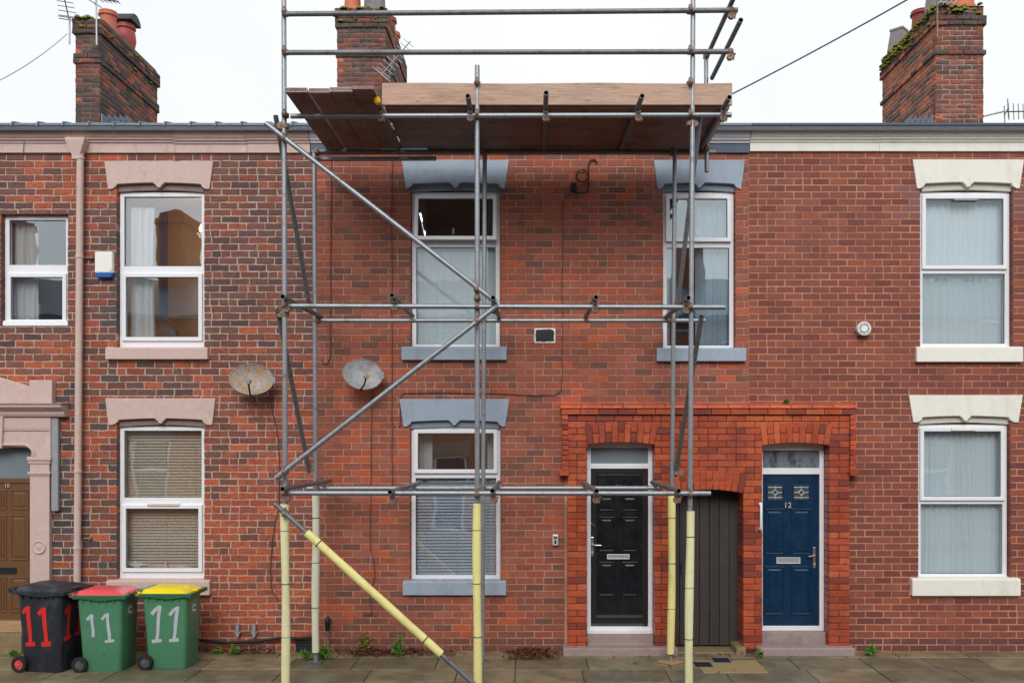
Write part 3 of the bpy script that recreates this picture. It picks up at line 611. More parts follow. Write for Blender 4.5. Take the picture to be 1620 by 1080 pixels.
w_, e = window(H10, W10[2][0], W10[2][1], 674, 917, (787, 800), 'fixed', 'sash', stub=.06, fm='upvc', vent=(235, 285, 796, 799.5, True, 'upvc_cream'), gl='glass'); room(H10, *e, 'room_grey', 1.2)
add_lintel_sill(w_, None, 254.5, 87, 68, 630, 672, (171, 334, 917, 940), 'stone_lilac', 'stone_lilac_dark', 82)
blind(w_, e[0] + .03, e[1] - .03, e[2], e[3], .195, 'blind_tan', .038, 1.02, .044)
handle_w(w_, 262, 897)
# middle house
w_, e = window(H11, W11[0][0], W11[0][1], 302, 550, (380, 391), 'open', 'fixed', gl='glass', gl2='glass_clear', open_=.155); room(H11, *e, 'room_dark', 1.8)
add_lintel_sill(w_, None, 720.5, 85, 70, 254, 300, (636, 802, 549, 570), 'paint_grey', 'paint_grey_dull', 78)
curtain(w_, e[0] + .03, e[1] - .02, e[2], Z(385, .25), .175, 'net', 9, .014, 5)
curtain(w_, e[0] + .03, e[1] - .02, e[2], Z(387, .25), .225, 'curtain', 6, .016, 25, name='lining')
curtain(w_, e[0] + .03, e[0] + .16, Z(385, .25), e[3], .26, 'room_grey', 2, .016, 6); handle_w(w_, 717, 370)
w_, e = window(H11, W11[1][0], W11[1][1], 302, 552, (381, 392), 'open', 'fixed', gl='glass_sky', open_=.03); room(H11, *e, 'room_grey', 2.0)
add_lintel_sill(w_, None, 1106, 72, 57, 254, 300, (1038, 1179, 551, 572), 'paint_grey', 'paint_grey_dull', 66)
curtain(w_, e[1] - .46, e[1] - .03, e[2], e[3], .20, 'net', 5, .018, 7)
curtain(w_, e[0] + .02, e[0] + .12, e[2], e[3], .27, 'curtain', 2, .016, 8); handle_w(w_, 1104, 372)
w_, e = window(H11, W11[2][0], W11[2][1], 674, 917, (746, 756), 'open', 'fixed', open_=.01); room(H11, *e, 'room_dark', 1.8)
add_lintel_sill(w_, None, 719, 87, 70, 631, 675, (638, 801, 918, 940), 'paint_grey', 'paint_grey_dull', 80)
blind(w_, e[0] + .03, e[1] - .03, e[2], Z(753, .2), .190, 'blind_blue', .040, .80, .046, 1.)
curtain(w_, e[0] + .05, e[0] + .24, Z(753, .3), e[3], .32, 'curtain', 3, .016, 9); curtain(w_, e[1] - .18, e[1] - .05, Z(753, .3), e[3], .32, 'curtain', 2, .016, 10)
room_lamp(w_, Vector(((e[0] + e[1]) / 2 + .1, 1.2, e[3] + .10)), 1.5)
# cream house
for q, y0, cx, wt, T, B, sl, tr, lab in ((W12[0], 302, 1531, 88, 253, 299, (1447, 1615, 549, 573), (424, 433), 0), (W12[1], 671, 1527, 90, 625, 668, (1440, 1611, 914, 941), (789, 797), 1)):
    w_, e = window(H12, q[0], q[1] - 0, y0, q[3], tr, 'sash', 'fixed', gl='glass_clear', vent=(cx - 24, cx + 14, (315, 676)[lab], (318.5, 681)[lab], True, ('grey_plastic', 'white_plastic')[lab])); room(H12, *e, 'room_grey', 1.2)
    add_lintel_sill(w_, None, cx, wt, 70, T, B, sl, 'paint_cream', 'paint_cream_dull', wt - 7)
    curtain(w_, e[0] + .02, e[1] - .02, e[2], e[3] - .02, .172, 'net', 13, .013, 11 + lab); curtain(w_, e[0] + .02, e[1] - .02, e[2], e[3] - .01, .215, 'curtain', 8, .016, 14 + lab, name='lining')

# eaves ------------------------------------------------------------------------------------------------------------
def cornice(h, x0, x1, zb, zt, m, mf, cuts, frieze_out=.03, dz=()):
    """flat frieze board and moulded gutter above it, in lengths that meet at visible joints"""
    zf = zb + (zt - zb) * .40
    xs = [x0] + cuts + [x1]
    for i in range(len(xs) - 1):
        a, b = xs[i] + .0015, xs[i + 1] - .0015; o = dz[i] if i < len(dz) else 0
        mb = MB(); mb.box(a, b, -frieze_out + jit(.003), .1, zb, zf + o); obj('frieze', mb, mf, h, bevel=.004)
        H = zt - zf; pr = [(.1, zf), (-.045, zf), (-.05, zf + H * .14), (-.070, zf + H * .18), (-.075, zf + H * .30)]
        for k in range(7):
            t = k / 6; pr.append((-.078 - .045 * t, zf + H * (.30 + .42 * (t - .10 * math.sin(t * 6.283)))))
        pr += [(-.128, zf + H * .76), (-.142, zf + H * .78), (-.142, zf + H * .97), (-.13, zf + H), (.1, zf + H)]
        mb = MB(); mb.prism_x([(y, z + o) for y, z in pr], a, b); obj('cornice', mb, m, h, smooth=35)
ZB = Z(243); ZT = Z(197, -.2) 
cornice(H10, WALL_L, XA - .06, ZB, ZT, 'stone_lilac', 'stone_lilac', [X(-120), X(118), X(278), X(392)], dz=(0, .0, .006, -.008, 0))
cornice(H11, XA - .055, XB, ZB + .0, ZT, 'paint_pale', 'paint_slate', [X(640), X(860), X(1040)])
cornice(H12, XB + .004, WALL_R, ZB + .02, ZT, 'paint_cream', 'paint_cream', [X(1390), X(1640)], dz=(0, .003, 0))
def roof(h, x0, x1, m, lead):
    mb = MB(); z0 = ZT - .01; tan = .329
    y1 = 4.15; zr = z0 + (y1 + .16) * tan
    mb.prism_x([(-.17, z0), (y1, zr), (y1 * 2, z0), (y1 * 2, z0 - .12), (y1, zr - .12), (-.17, z0 - .05)], x0, x1); r_ = obj('roof', mb, m, h)
    mb = MB(); mb.prism_x([(-.160, ZT + .0), (-.160, ZT + .030), (-.14, ZT + .042), (.0, ZT + .045), (.0, ZT + .0)], x0 + .001, x1 - .001); obj('lead_edge', mb, lead, r_, bevel=.006)
    return r_, y1, zr
r10, yr, zr = roof(H10, WALL_L, XA, 'slate', 'lead'); roof(H11, XA, XB, 'slate', 'lead'); r12, _, _ = roof(H12, XB, WALL_R, 'slate', 'lead_dark')
x = WALL_L + .2
while x < XA - .3:                                   # ridge tiles with a roll at each joint, just clearing the eaves
    mb = MB(); n = 8
    for k in range(1): pass
    prof = [(yr + .13 * math.cos(math.pi * i / n), zr - .02 + .09 * math.sin(math.pi * i / n)) for i in range(n + 1)]
    mb.prism_x(prof, x, x + .405)
    prof = [(yr + .155 * math.cos(math.pi * i / n), zr - .02 + .118 * math.sin(math.pi * i / n)) for i in range(n + 1)]
    mb.prism_x(prof, x + .34, x + .40); obj('ridge_tile', mb, 'slate', r10, bevel=.008); x += .41
x = WALL_L + .1
while x < XA - .1:                                   # lead rolls dressed over the gutter edge
    mb = MB(); mb.path([(x, -.172, ZT - .012), (x + .01, -.166, ZT + .04), (x + .05, -.10, ZT + .052), (x + .07, .0, ZT + .06)], .014, 8); x += .315
    obj('lead_roll', mb, 'lead', r10, smooth=50)

# chimneys ---------------------------------------------------------------------------------------------------------
def chimney(h, px0, px1, pytop, bands, nind, seed, red, mortar='mortar_stack', bl=.226, ch=.076, jt=.010, Yb=4.85):
    rs = random.Random(seed); Yc = 2.7; x0, x1 = X(px0, Yc), X(px1, Yc); zt = Z(pytop, Yc); zb = 7.35
    core = MB(); core.box(x0 + .006, x1 - .006, Yc + .006, Yb - .006, zb - .3, zt - .02); c = obj('chimney', core, mortar, h)
    n = int((zt - zb) / ch); zb = zt - n * ch
    pool = [MB() for _ in range(6)]
    for m_ in pool: m_.add(*brick_geo(bl - jt, ch - jt, .10, .008, .0045, (3, 1)))
    pool = [m_.mesh('brick', 'brick_stack_piece', smooth=40) for m_ in pool]
    rest = MB(); cnt = 0
    for k in range(n):
        z = zb + (k + .5) * ch; py = VPY - (z - CAMZ) * sc(Yc); o = 0.
        for a, b, off in bands:
            if a <= py <= b: o = off
        off0 = bl / 2 * (k % 2)
        faces = [((x0 - o, x1 + o), 0), ((Yc - o, Yb + o), 1), ((Yc - o, Yb + o), -1)]
        for (a, b), side in faces:
            x = a - off0
            while x < b - .02:
                p, q = max(x + jt / 2, a), min(x + bl - jt / 2, b); x += bl
                if q - p < .03: continue
                cl = rs.random(); t = srgb(134, 78, 66) if cl < red else srgb(114, 74, 68) if cl < red + .3 else srgb(86, 70, 66)
                if side == 1 and cl < red + .25: t = srgb(168, 92, 66)
                if side == -1 and cl < red + .1: t = srgb(186, 104, 70)
                t = vary(t, .18)
                if o > 0 and rs.random() < .5: t = vary(srgb(88, 78, 72), .2)
                if side == 0:
                    if abs(q - p - (bl - jt)) < .004 and cnt < nind and py < 185:
                        ob = link('brick', rs.choice(pool), c, loc=((p + q) / 2, Yc - o, z)); ob.color = t; cnt += 1; continue
                    vs, fs = brick_geo(q - p, ch - jt, .10 + o, .008, .0045, (3, 1)); rest.add([(v[0] + (p + q) / 2, v[1] + Yc - o, v[2] + z) for v in vs], fs, t)
                else:
                    vs, fs = brick_geo(q - p, ch - jt, .10 + o, .008, .0045, (3, 1)); xx = x1 + o if side == 1 else x0 - o
                    rest.add([(xx - v[1] * side, (p + q) / 2 + v[0] * side, v[2] + z) for v in vs], fs, t)
    stuff(link('remaining_bricks', rest.mesh('remaining_bricks', 'brick_stack', smooth=40, tint=True), c))
    mb = MB(); mb.prism_x([(Yc - .03, zt - .01), (Yb + .03, zt - .01), (Yb - .12, zt + .05), (Yc + .12, zt + .05)], x0 - .02, x1 + .02); obj('flaunching', mb, 'mortar_stack', c, bevel=.02)
    return c, x0, x1, Yc, Yb, zt
def pot(c, x, y, z, h, r, m, style='round'):
    mb = MB()
    if style == 'round': mb.lathe([(r * 1.12, -.05), (r * 1.12, .04), (r, .06), (r * .9, h * .75), (r * .95, h * .80), (r * 1.12, h * .83), (r * 1.12, h * .90), (r * .98, h * .92), (r * 1.05, h), (r * .8, h), (r * .78, h * .8)], (x, y, z), 20)
    elif style == 'bulb': mb.lathe([(r * .92, -.05), (r * 1.0, .1), (r * 1.12, h * .4), (r * 1.05, h * .65), (r * .92, h * .8), (r * 1.08, h * .83), (r * 1.08, h * .9), (r * .95, h * .92), (r * .95, h), (r * .75, h)], (x, y, z), 20)
    else: mb.lathe([(r * 1.3, -.05), (r * 1.3, .03), (r * .95, h * .9), (r * 1.05, h * .92), (r * 1.05, h), (r * .8, h)], (x, y, z), 4)
    return obj('chimney_pot', mb, m, c, smooth=35, bevel=0)
def moss(c, spots, seed):
    rg = random.Random(seed); mb = MB()
    for (x, y, z, sx, sy, sz, n) in spots:
        for _ in range(n):
            cx, cyy, cz = x + rg.uniform(-sx, sx), y + rg.uniform(-sy, sy), z + rg.uniform(-sz, sz); r_ = rg.uniform(.018, .05)
            vs = []; ph = rg.uniform(0, 6)
            for j, (rr, hh) in enumerate(((1., -.3), (.9, .25), (.45, .6))):
                for k in range(6): a = ph + k * 1.047; vs.append((cx + r_ * rr * math.cos(a) * rg.uniform(.8, 1.2), cyy + r_ * rr * math.sin(a) * rg.uniform(.8, 1.2), cz + r_ * hh))
            mb.add(vs, [(j * 6 + k, j * 6 + (k + 1) % 6, j * 6 + 6 + (k + 1) % 6, j * 6 + 6 + k) for j in range(2) for k in range(6)] + [tuple(range(12, 18))])
    stuff(obj('moss', mb, 'moss', c, smooth=70))
c, a, b, y0, y1, zt = chimney(H10, 119, 158, 31, [(28, 53, .035), (88, 97, .025)], 22, 1, .22)
mb = MB()
for k in range(5): mb.box(b + .004, b + .03, y0 + .02 + k * .2, y0 + .25 + k * .2, 7.5, 7.72 + k * .066)
obj('flashing', mb, 'lead', c, bevel=.004)
o = pot(c, a + .22, y0 + .62, zt, .40, .135, 'pot_orange'); o = pot(c, a + .24, y0 + 1.20, zt, .46, .15, 'pot_red', 'bulb')
mb = MB(); n = 10
mb.prism_x([(y0 + 1.2 - .19 * math.cos(math.pi * i / n), zt + .48 + .15 * math.sin(math.pi * i / n)) for i in range(n + 1)], a + .06, a + .42); obj('cowl', mb, 'cowl', c, bevel=.006)
moss(c, [(a + .12, y0 + .0, zt + .01, .14, .06, .02, 12), (b, y0 + .6, zt - .12, .04, .5, .1, 12), (b + .02, y0 + 1.5, zt - .2, .03, .5, .2, 10), (a + .15, y0 - .02, zt - .1, .13, .01, .05, 8)], 2)
c, a, b, y0, y1, zt = chimney(H11, 533, 610, 14, [(10, 47, .028), (82, 91, .02)], 40, 4, .36)
pot(c, a + .20, y0 + .22, zt + .03, .55, .13, 'pot_orange', 'round'); pot(c, a + .55, y0 + .22, zt + .03, .55, .17, 'pot_grey', 'round'); pot(c, b - .14, y0 + 1.2, zt, .4, .12, 'pot_red'); pot(c, b - .16, y0 + 1.75, zt, .4, .12, 'pot_orange')
moss(c, [((a + b) / 2, y0 - .02, zt + .0, .4, .05, .02, 16), ((a + b) / 2, y0 - .03, zt - .12, .4, .01, .10, 14), (b + .02, y0 + .8, zt - .1, .02, .8, .1, 10)], 5)
c, a, b, y0, y1, zt = chimney(H12, 1480, 1556, 10, [(22, 44, .035), (79, 88, .03)], 40, 8, .62, 'mortar_stack_pale')
mb = MB()
for k in range(5): mb.box(a - .03, a - .004, y0 + .05 + k * .2, y0 + .28 + k * .2, 7.5, 7.72 + k * .066)
obj('flashing', mb, 'lead', c, bevel=.004)
pot(c, a + .12, y0 + .22, zt + .02, .5, .15, 'pot_grey', 'square'); pot(c, b - .25, y0 + .22, zt + .02, .5, .2, 'pot_orange'); pot(c, a + .18, y0 + .95, zt, .36, .15, 'pot_red'); pot(c, a + .14, y0 + 1.75, zt, .42, .16, 'pot_grey', 'square')
moss(c, [(a - .02, y0 + 1.0, zt - .03, .05, 1.0, .06, 90), (a - .04, y0 + 1.5, zt - .12, .02, .6, .06, 60), ((a + b) / 2, y0 - .02, zt - .05, .35, .04, .08, 30), (a - .02, y0 + .6, zt - .2, .02, .5, .05, 25)], 6)

# ------------------------------------------------------------------ brick surround shared by the two doors and the gate
SURR = thing('door_surround', 'glossy orange brick surround projecting around both front doors and the alley gate', 'surround', (X(1120), YS, 0))
bx0, bx1 = X(898, YS), X(1344, YS); ztop = Z(656, YS)
XS = lambda p: X(p, YS)
ZS = lambda p: Z(p, YS)
ARCH = [(929, 1036, 699, 703, 667, 671, 925, 1041, 11), (1068, 1176, 774, 780, 744, 750, 1063, 1182, 11), (1206, 1312, 700, 704, 668, 672, 1202, 1318, 11)]
blk = []
for (a, b, c0, c1, t0, t1, ta, tb, n) in ARCH:
    blk.append((XS(a), XS(b), 0, ZS(c0) + .06))
    def span(z, a=a, b=b, c1=c1, t1=t1, ta=ta, tb=tb):
        f = min(1, max(0, (z - ZS(c1)) / (ZS(t1) - ZS(c1)))); return (XS(a) + (XS(ta) - XS(a)) * f, XS(b) + (XS(tb) - XS(b)) * f)
    blk.append((XS(ta), XS(tb), ZS(c1), ZS(t1 + 6), span))
bholes = [(XS(a) - .008, XS(b) + .008, -.05, ZS(c0) + .02) for (a, b, c0, *_r) in ARCH]
sh = sheet(bx0 + .004, bx1 - .004, -.05, ZS(640), bholes, YS + .006, .30)
sh.box(bx0 + .004, bx0 + .02, YS + .004, .02, -.05, ZS(640)); sh.box(bx1 - .02, bx1 - .004, YS + .004, .02, -.05, ZS(640))
obj('wall_core', sh, 'mortar_bright', SURR)
def tintS(x, z):
    k = random.random() + .25 * ns(x, z, 1.2, 5)
    if k < .16: return vary(srgb(134, 64, 52), .15)
    if k < .40: return vary(srgb(172, 76, 48), .12)
    if k < .86: return vary(random.choice([srgb(182, 84, 52), srgb(188, 88, 56)]), .08)
    return vary(srgb(196, 98, 62), .08)
CHS, BLS, JTS = .0808, .2327, .0085
br = courses(bx0, bx1, ztop - CHS * int(ztop / CHS), ztop, blk, CHS, BLS, JTS, .22, .0)
lay(SURR, br, 'brick_bright', tintS, 265, (.004, .0016, (3, 1)), BLS, JTS, CHS, (XS(1120), ZS(700)), Y=YS, depth=.30)
# moulded top: one projecting course, a sloping coping of shaped bricks, short side drops with corbels
def piece(name, mb, t): o = obj(name, mb, 'brick_bright_piece', SURR, bevel=.004, seg=1); o.color = t; return o
x = XS(888)
while x < XS(1354) - .02:
    b = min(x + BLS, XS(1354)); m = MB(); m.box(x + .003, b - .003, YS - .035, .01, ZS(655.5), ZS(646.5)); piece('string_course_brick', m, tintS(x, 3)); x = b
x = XS(886)
while x < XS(1355) - .02:
    b = min(x + .26, XS(1355)); m = MB(); m.prism_x([(YS - .05, ZS(646)), (YS - .05, ZS(644)), (YS - .035, ZS(641)), (-.02, ZS(637)), (.02, ZS(637)), (.02, ZS(646))], x + .002, b - .002); piece('coping_brick', m, vary(srgb(200, 92, 56), .1)); x = b
for xa, xb, sgn in ((889, 899, -1), (1344, 1354, 1)):
    n = 11; z0, z1 = ZS(744), ZS(656)
    for i in range(n):
        m = MB(); m.box(XS(xa) + .002, XS(xb) - .002, YS - .025, .01, z0 + (z1 - z0) * i / n + .003, z0 + (z1 - z0) * (i + 1) / n - .003); piece('drop_brick', m, tintS(i, 1))
    m = MB(); m.box(XS(xa - 4 if sgn < 0 else xa - 1), XS(xb + 1 if sgn < 0 else xb + 4), YS - .05, .01, ZS(752), ZS(744)); piece('corbel_brick', m, tintS(3, 1))
for (a, b, c0, c1, t0, t1, ta, tb, n) in ARCH:       # voussoirs: tall bricks in turn with pairs of half bricks
    def pt(f, g):
        bl_ = XS(a) + (XS(b) - XS(a)) * f; tl = XS(ta) + (XS(tb) - XS(ta)) * f; k = 4 * f * (1 - f)
        zl = ZS(c1 - (c1 - c0) * k); zt_ = ZS(t1 - (t1 - t0) * k); return (bl_ + (tl - bl_) * g, zl + (zt_ - zl) * g)
    for i in range(n):
        f0, f1 = (i + .04) / n, (i + .96) / n
        for g0, g1 in (((0, 1),) if i % 2 == 0 else ((0, .485), (.515, 1))):
            m = MB(); m.prism([pt(f0, g0), pt(f1, g0), pt(f1, g1), pt(f0, g1)], YS - .005, .18); piece('arch_brick', m, tintS(i, 2))

# ------------------------------------------------------------------ doors
def panel(door, x0, x1, z0, z1, Y, m, t=.022, raised=True):
    """moulded frame and a fielded panel"""
    mb = MB(); mb.ring(x0, x1, z0, z1, t, t, t, t, Y - .009, Y + .004)
    o = obj('panel', mb, m, door, bevel=.006)
    if raised:
        i = t + .012; mb = MB(); a, b, c, d = x0 + i, x1 - i, z0 + i, z1 - i; k = .022
        mb.add([(a, Y + .002, c), (b, Y + .002, c), (b, Y + .002, d), (a, Y + .002, d), (a + k, Y - .008, c + k), (b - k, Y - .008, c + k), (b - k, Y - .008, d - k), (a + k, Y - .008, d - k)],
               [(0, 1, 5, 4), (1, 2, 6, 5), (2, 3, 7, 6), (3, 0, 4, 7), (4, 5, 6, 7)]); obj('panel', mb, m, door)
YD = .09
def lever(door, px, py0, py1, plx, Y, m='chrome'):
    mb = MB(); mb.box(X(px - 2.2, Y), X(px + 2.2, Y), Y - .008, Y + .002, Z(py1, Y), Z(py0, Y)); h = obj('handle', mb, m, door, bevel=.004)
    z = (Z(py0, Y) * .6 + Z(py1, Y) * .4); mb = MB(); mb.path([(X(px, Y), Y, z), (X(px, Y), Y - .05, z), (X(px, Y) + math.copysign(.01, plx - px), Y - .055, z), (X(plx, Y), Y - .055, z - .004)], .009, 10); obj('lever', mb, m, h, smooth=50)
    mb = MB(); mb.lathe([(.012, -.006), (.012, .004)], (X(px, Y), Y - .006, Z(py1, Y) + .05), 12, 'y'); obj('key_cylinder', mb, 'silver', h)
def letterbox(door, x0, x1, y0, y1, Y, m='silver', m2='grey_plastic'):
    mb = MB(); mb.ring(X(x0, Y), X(x1, Y), Z(y1, Y), Z(y0, Y), .018, .018, .012, .012, Y - .012, Y + .002); l_ = obj('letterbox', mb, m, door, bevel=.003)
    mb = MB(); mb.box(X(x0, Y) + .018, X(x1, Y) - .018, Y - .007, Y + .002, Z(y1, Y) + .012, Z(y0, Y) - .012); obj('flap', mb, m2, l_)
def rect(px0, px1, py0, py1, Y): return X(px0, Y), X(px1, Y), Z(py1, Y), Z(py0, Y)
def doorframe(h, oi, yb, tr, fm, ygl, glm):
    a, b, c0, c1 = XS(ARCH[oi][0]) + .002, XS(ARCH[oi][1]) - .002, ARCH[oi][2], ARCH[oi][3]
    zb = Z(yb, YD); zt = ZS(c0) + .03; fw = .055
    mb = MB(); mb.ring(a, b, zb, zt, fw, fw, .06, zt - Z(ygl[0], YD), YD - .005, YD + .07); d = obj('door', mb, fm, h, bevel=.005)
    mb = MB(); mb.box(a + fw - .003, b - fw + .003, YD - .003, YD + .06, Z(tr[1], YD), Z(tr[0], YD)); obj('transom', mb, fm, d, bevel=.006)
    mb = MB(); mb.box(a + fw - .003, b - fw + .003, YD + .025, YD + .032, Z(tr[0], YD) - .003, Z(ygl[0], YD) + .003); obj('fanlight', mb, glm, d)
    return d, a + fw, b - fw
# black door
d, la, lb = doorframe(H11, 0, 999, (733, 741), 'upvc', (708, 733), 'glass_frost')
Yl = YD + .02; z0, z1 = Z(986, YD), Z(741, YD)
mb = MB(); mb.box(la - .01, lb + .01, Yl, Yl + .045, z0, z1); leaf = obj('door_leaf', mb, 'door_black', d, bevel=.004)
mb = MB(); mb.ring(la, lb, z0, z1, .075, .075, .075, .06, Yl - .006, Yl + .003); obj('stile', mb, 'door_black_rail', d, bevel=.004)
for r_ in ((945, 1013, 750, 776), (947, 972, 783, 808), (984, 1009, 783, 808), (947, 972, 817, 872), (984, 1009, 817, 872), (947, 972, 888, 942), (984, 1009, 888, 942)):
    panel(d, *rect(*r_, Yl), Yl, 'door_black', .02, raised=r_[1] - r_[0] < 40)
mb = MB(); mb.prism_x([(Yl - .03, Z(976, Yl)), (Yl, Z(976, Yl)), (Yl, Z(971, Yl)), (Yl - .008, Z(972, Yl))], la + .07, lb - .07); obj('weather_bar', mb, 'door_black', d, bevel=.002)
lever(d, 937, 849, 879, 951, Yl - .006); letterbox(d, 960, 996, 876, 884, Yl)
mb = MB(); mb.path([P(936, 827, Yl - .02), P(938, 830, Yl - .03), P(941, 832, Yl - .02)], .005, 6); obj('spyhole_chain', mb, 'chrome', d, smooth=60)
link('door_number', text_mesh('11', .085, .004, 'silver', 'door_number'), d, loc=P(979, 771, Yl - .012), rot=(R(90), 0, 0))
mb = MB(); mb.box(XS(929) + .002, XS(1036) - .002, YD - .04, YD + .06, Z(1001, YD), Z(995, YD)); obj('threshold', mb, 'upvc', d, bevel=.005)
mb = MB(); mb.box(XS(929) + .002, XS(1036) - .002, YS + .10, .3, 0, Z(1001, YD) - .002); obj('doorstep', mb, 'step_pink', H11, bevel=.008)
mb = MB(); mb.box(X(891, -.25), X(1073, -.25), -.235, YS + .08, -.01, .095); mb.box(XS(929) + .004, XS(1036) - .004, YS + .08, .12, -.01, .11); obj('doorstep', mb, 'step_pink', H11, bevel=.012)
# navy door
d, la, lb = doorframe(H12, 2, 997, (740, 750), 'upvc', (712, 740), 'glass_fan')
z0, z1 = Z(994, YD), Z(750, YD)
mb = MB(); mb.box(la - .01, lb + .01, Yl, Yl + .045, z0, z1); leaf = obj('door_leaf', mb, 'door_navy', d, bevel=.004)
for r_ in ((1210, 1241, 804, 877), (1252, 1284, 804, 877), (1210, 1241, 895, 972), (1252, 1284, 895, 972)): panel(d, *rect(*r_, Yl), Yl, 'door_navy', .022)
for r_ in ((1213, 1239, 766, 791), (1254, 1281, 766, 791)):
    a, b, c, e_ = rect(*r_, Yl); panel(d, a, b, c, e_, Yl, 'door_navy', .014, False)
    mb = MB(); mb.box(a + .014, b - .014, Yl - .003, Yl + .002, c + .014, e_ - .014); gp = obj('door_pane', mb, 'glass_dark', d)
    mb = MB(); cx, cz = (a + b) / 2, (c + e_) / 2; a2, b2, c2, e2 = a + .016, b - .016, c + .016, e_ - .016; k = .038
    for s0, s1 in (((a2, cz), (cx - k, cz)), ((b2, cz), (cx + k, cz)), ((cx, c2), (cx, cz - k)), ((cx, e2), (cx, cz + k)), ((cx - k, cz), (cx, cz + k)), ((cx, cz + k), (cx + k, cz)), ((cx + k, cz), (cx, cz - k)), ((cx, cz - k), (cx - k, cz)), ((a2, c2 + .02), (b2, c2 + .02)), ((a2, e2 - .02), (b2, e2 - .02))):
        mb.path([(s0[0], Yl - .005, s0[1]), (s1[0], Yl - .005, s1[1])], .0045, 6)
    obj('leading', mb, 'silver', gp)
link('door_number', text_mesh('12', .10, .004, 'silver', 'door_number'), d, loc=P(1246, 799, Yl - .008), rot=(R(90), 0, 0))
lever(d, 1288, 865, 898, 1277, Yl); letterbox(d, 1228, 1266, 881, 891, Yl)
mb = MB(); mb.box(XS(1206) + .002, XS(1312) - .002, YS + .12, .3, 0, Z(997, YD) - .002); obj('doorstep', mb, 'step_granite', H12, bevel=.008)
mb = MB(); mb.box(X(1200, -.25), X(1354, -.25), -.235, YS + .10, -.01, .10); obj('doorstep', mb, 'step_granite', H12, bevel=.014)
gb = thing('grab_handle', 'short white grab handle on the brick edge beside the navy door', 'handle', P(1206, 837, YS))
mb = MB(); mb.path([P(1203, 836, YS), P(1203, 836, YS - .05), P(1204, 834, YS - .06), P(1204, 800, YS - .06), P(1203, 797, YS - .05), P(1203, 797, YS)], .014, 10); obj('bar', mb, 'white_plastic', gb, smooth=60)
for py in (836, 797):
    mb = MB(); mb.lathe([(.022, -.008), (.022, .002)], P(1203, py, YS - .001), 14, 'y'); obj('flange', mb, 'white_plastic', gb)
# alley gate
YG = .20
gate = thing('alley_gate', 'dark brown plank gate closing the alley between the two front doors', 'gate', (X(1118, YG), YG, 0))
n = 7; xa, xb = XS(1068) - .02, XS(1176) + .02; wd = (xb - xa) / n
for i in range(n):
    m = MB(); m.box(xa + i * wd + .003, xa + (i + 1) * wd - .003, YG + jit(.003), YG + .025, .035, ZS(770)); o = obj('plank', m, 'plank', gate, bevel=.004); o.color = vary(srgb(64, 59, 58), .14)
m = MB()
for z in (.35, 1.1, 1.75): m.box(xa, xb, YG + .028, YG + .06, z, z + .12)
obj('ledge', m, 'door_black_rail', gate)
m = MB(); p = P(1077, 889, YG); m.box(p.x - .02, p.x + .02, YG - .012, YG + .002, p.z - .05, p.z + .02); m.path([(p.x, YG - .01, p.z - .02), (p.x, YG - .04, p.z - .05), (p.x, YG - .035, p.z - .12), (p.x, YG - .01, p.z - .15)], .006, 6); obj('latch', m, 'iron', gate)
m = MB(); m.box(XS(1068) + .01, XS(1176) - .01, YS + .02, .5, -.01, .012); m.box(XS(1176) - .10, XS(1176) + .02, YS - .06, YG - .01, -.01, .09); obj('threshold', m, 'step_stone', gate, bevel=.01)
m = MB(); m.add([(xa, .5, -.1), (xb, .5, -.1), (xb, .5, 3), (xa, .5, 3)], [(0, 1, 2, 3)]); m.box(xa - .3, xa - .02, .33, .5, -.1, 3); m.box(xb + .02, xb + .3, .33, .5, -.1, 3); obj('alley_wall', m, 'room_dark', gate)

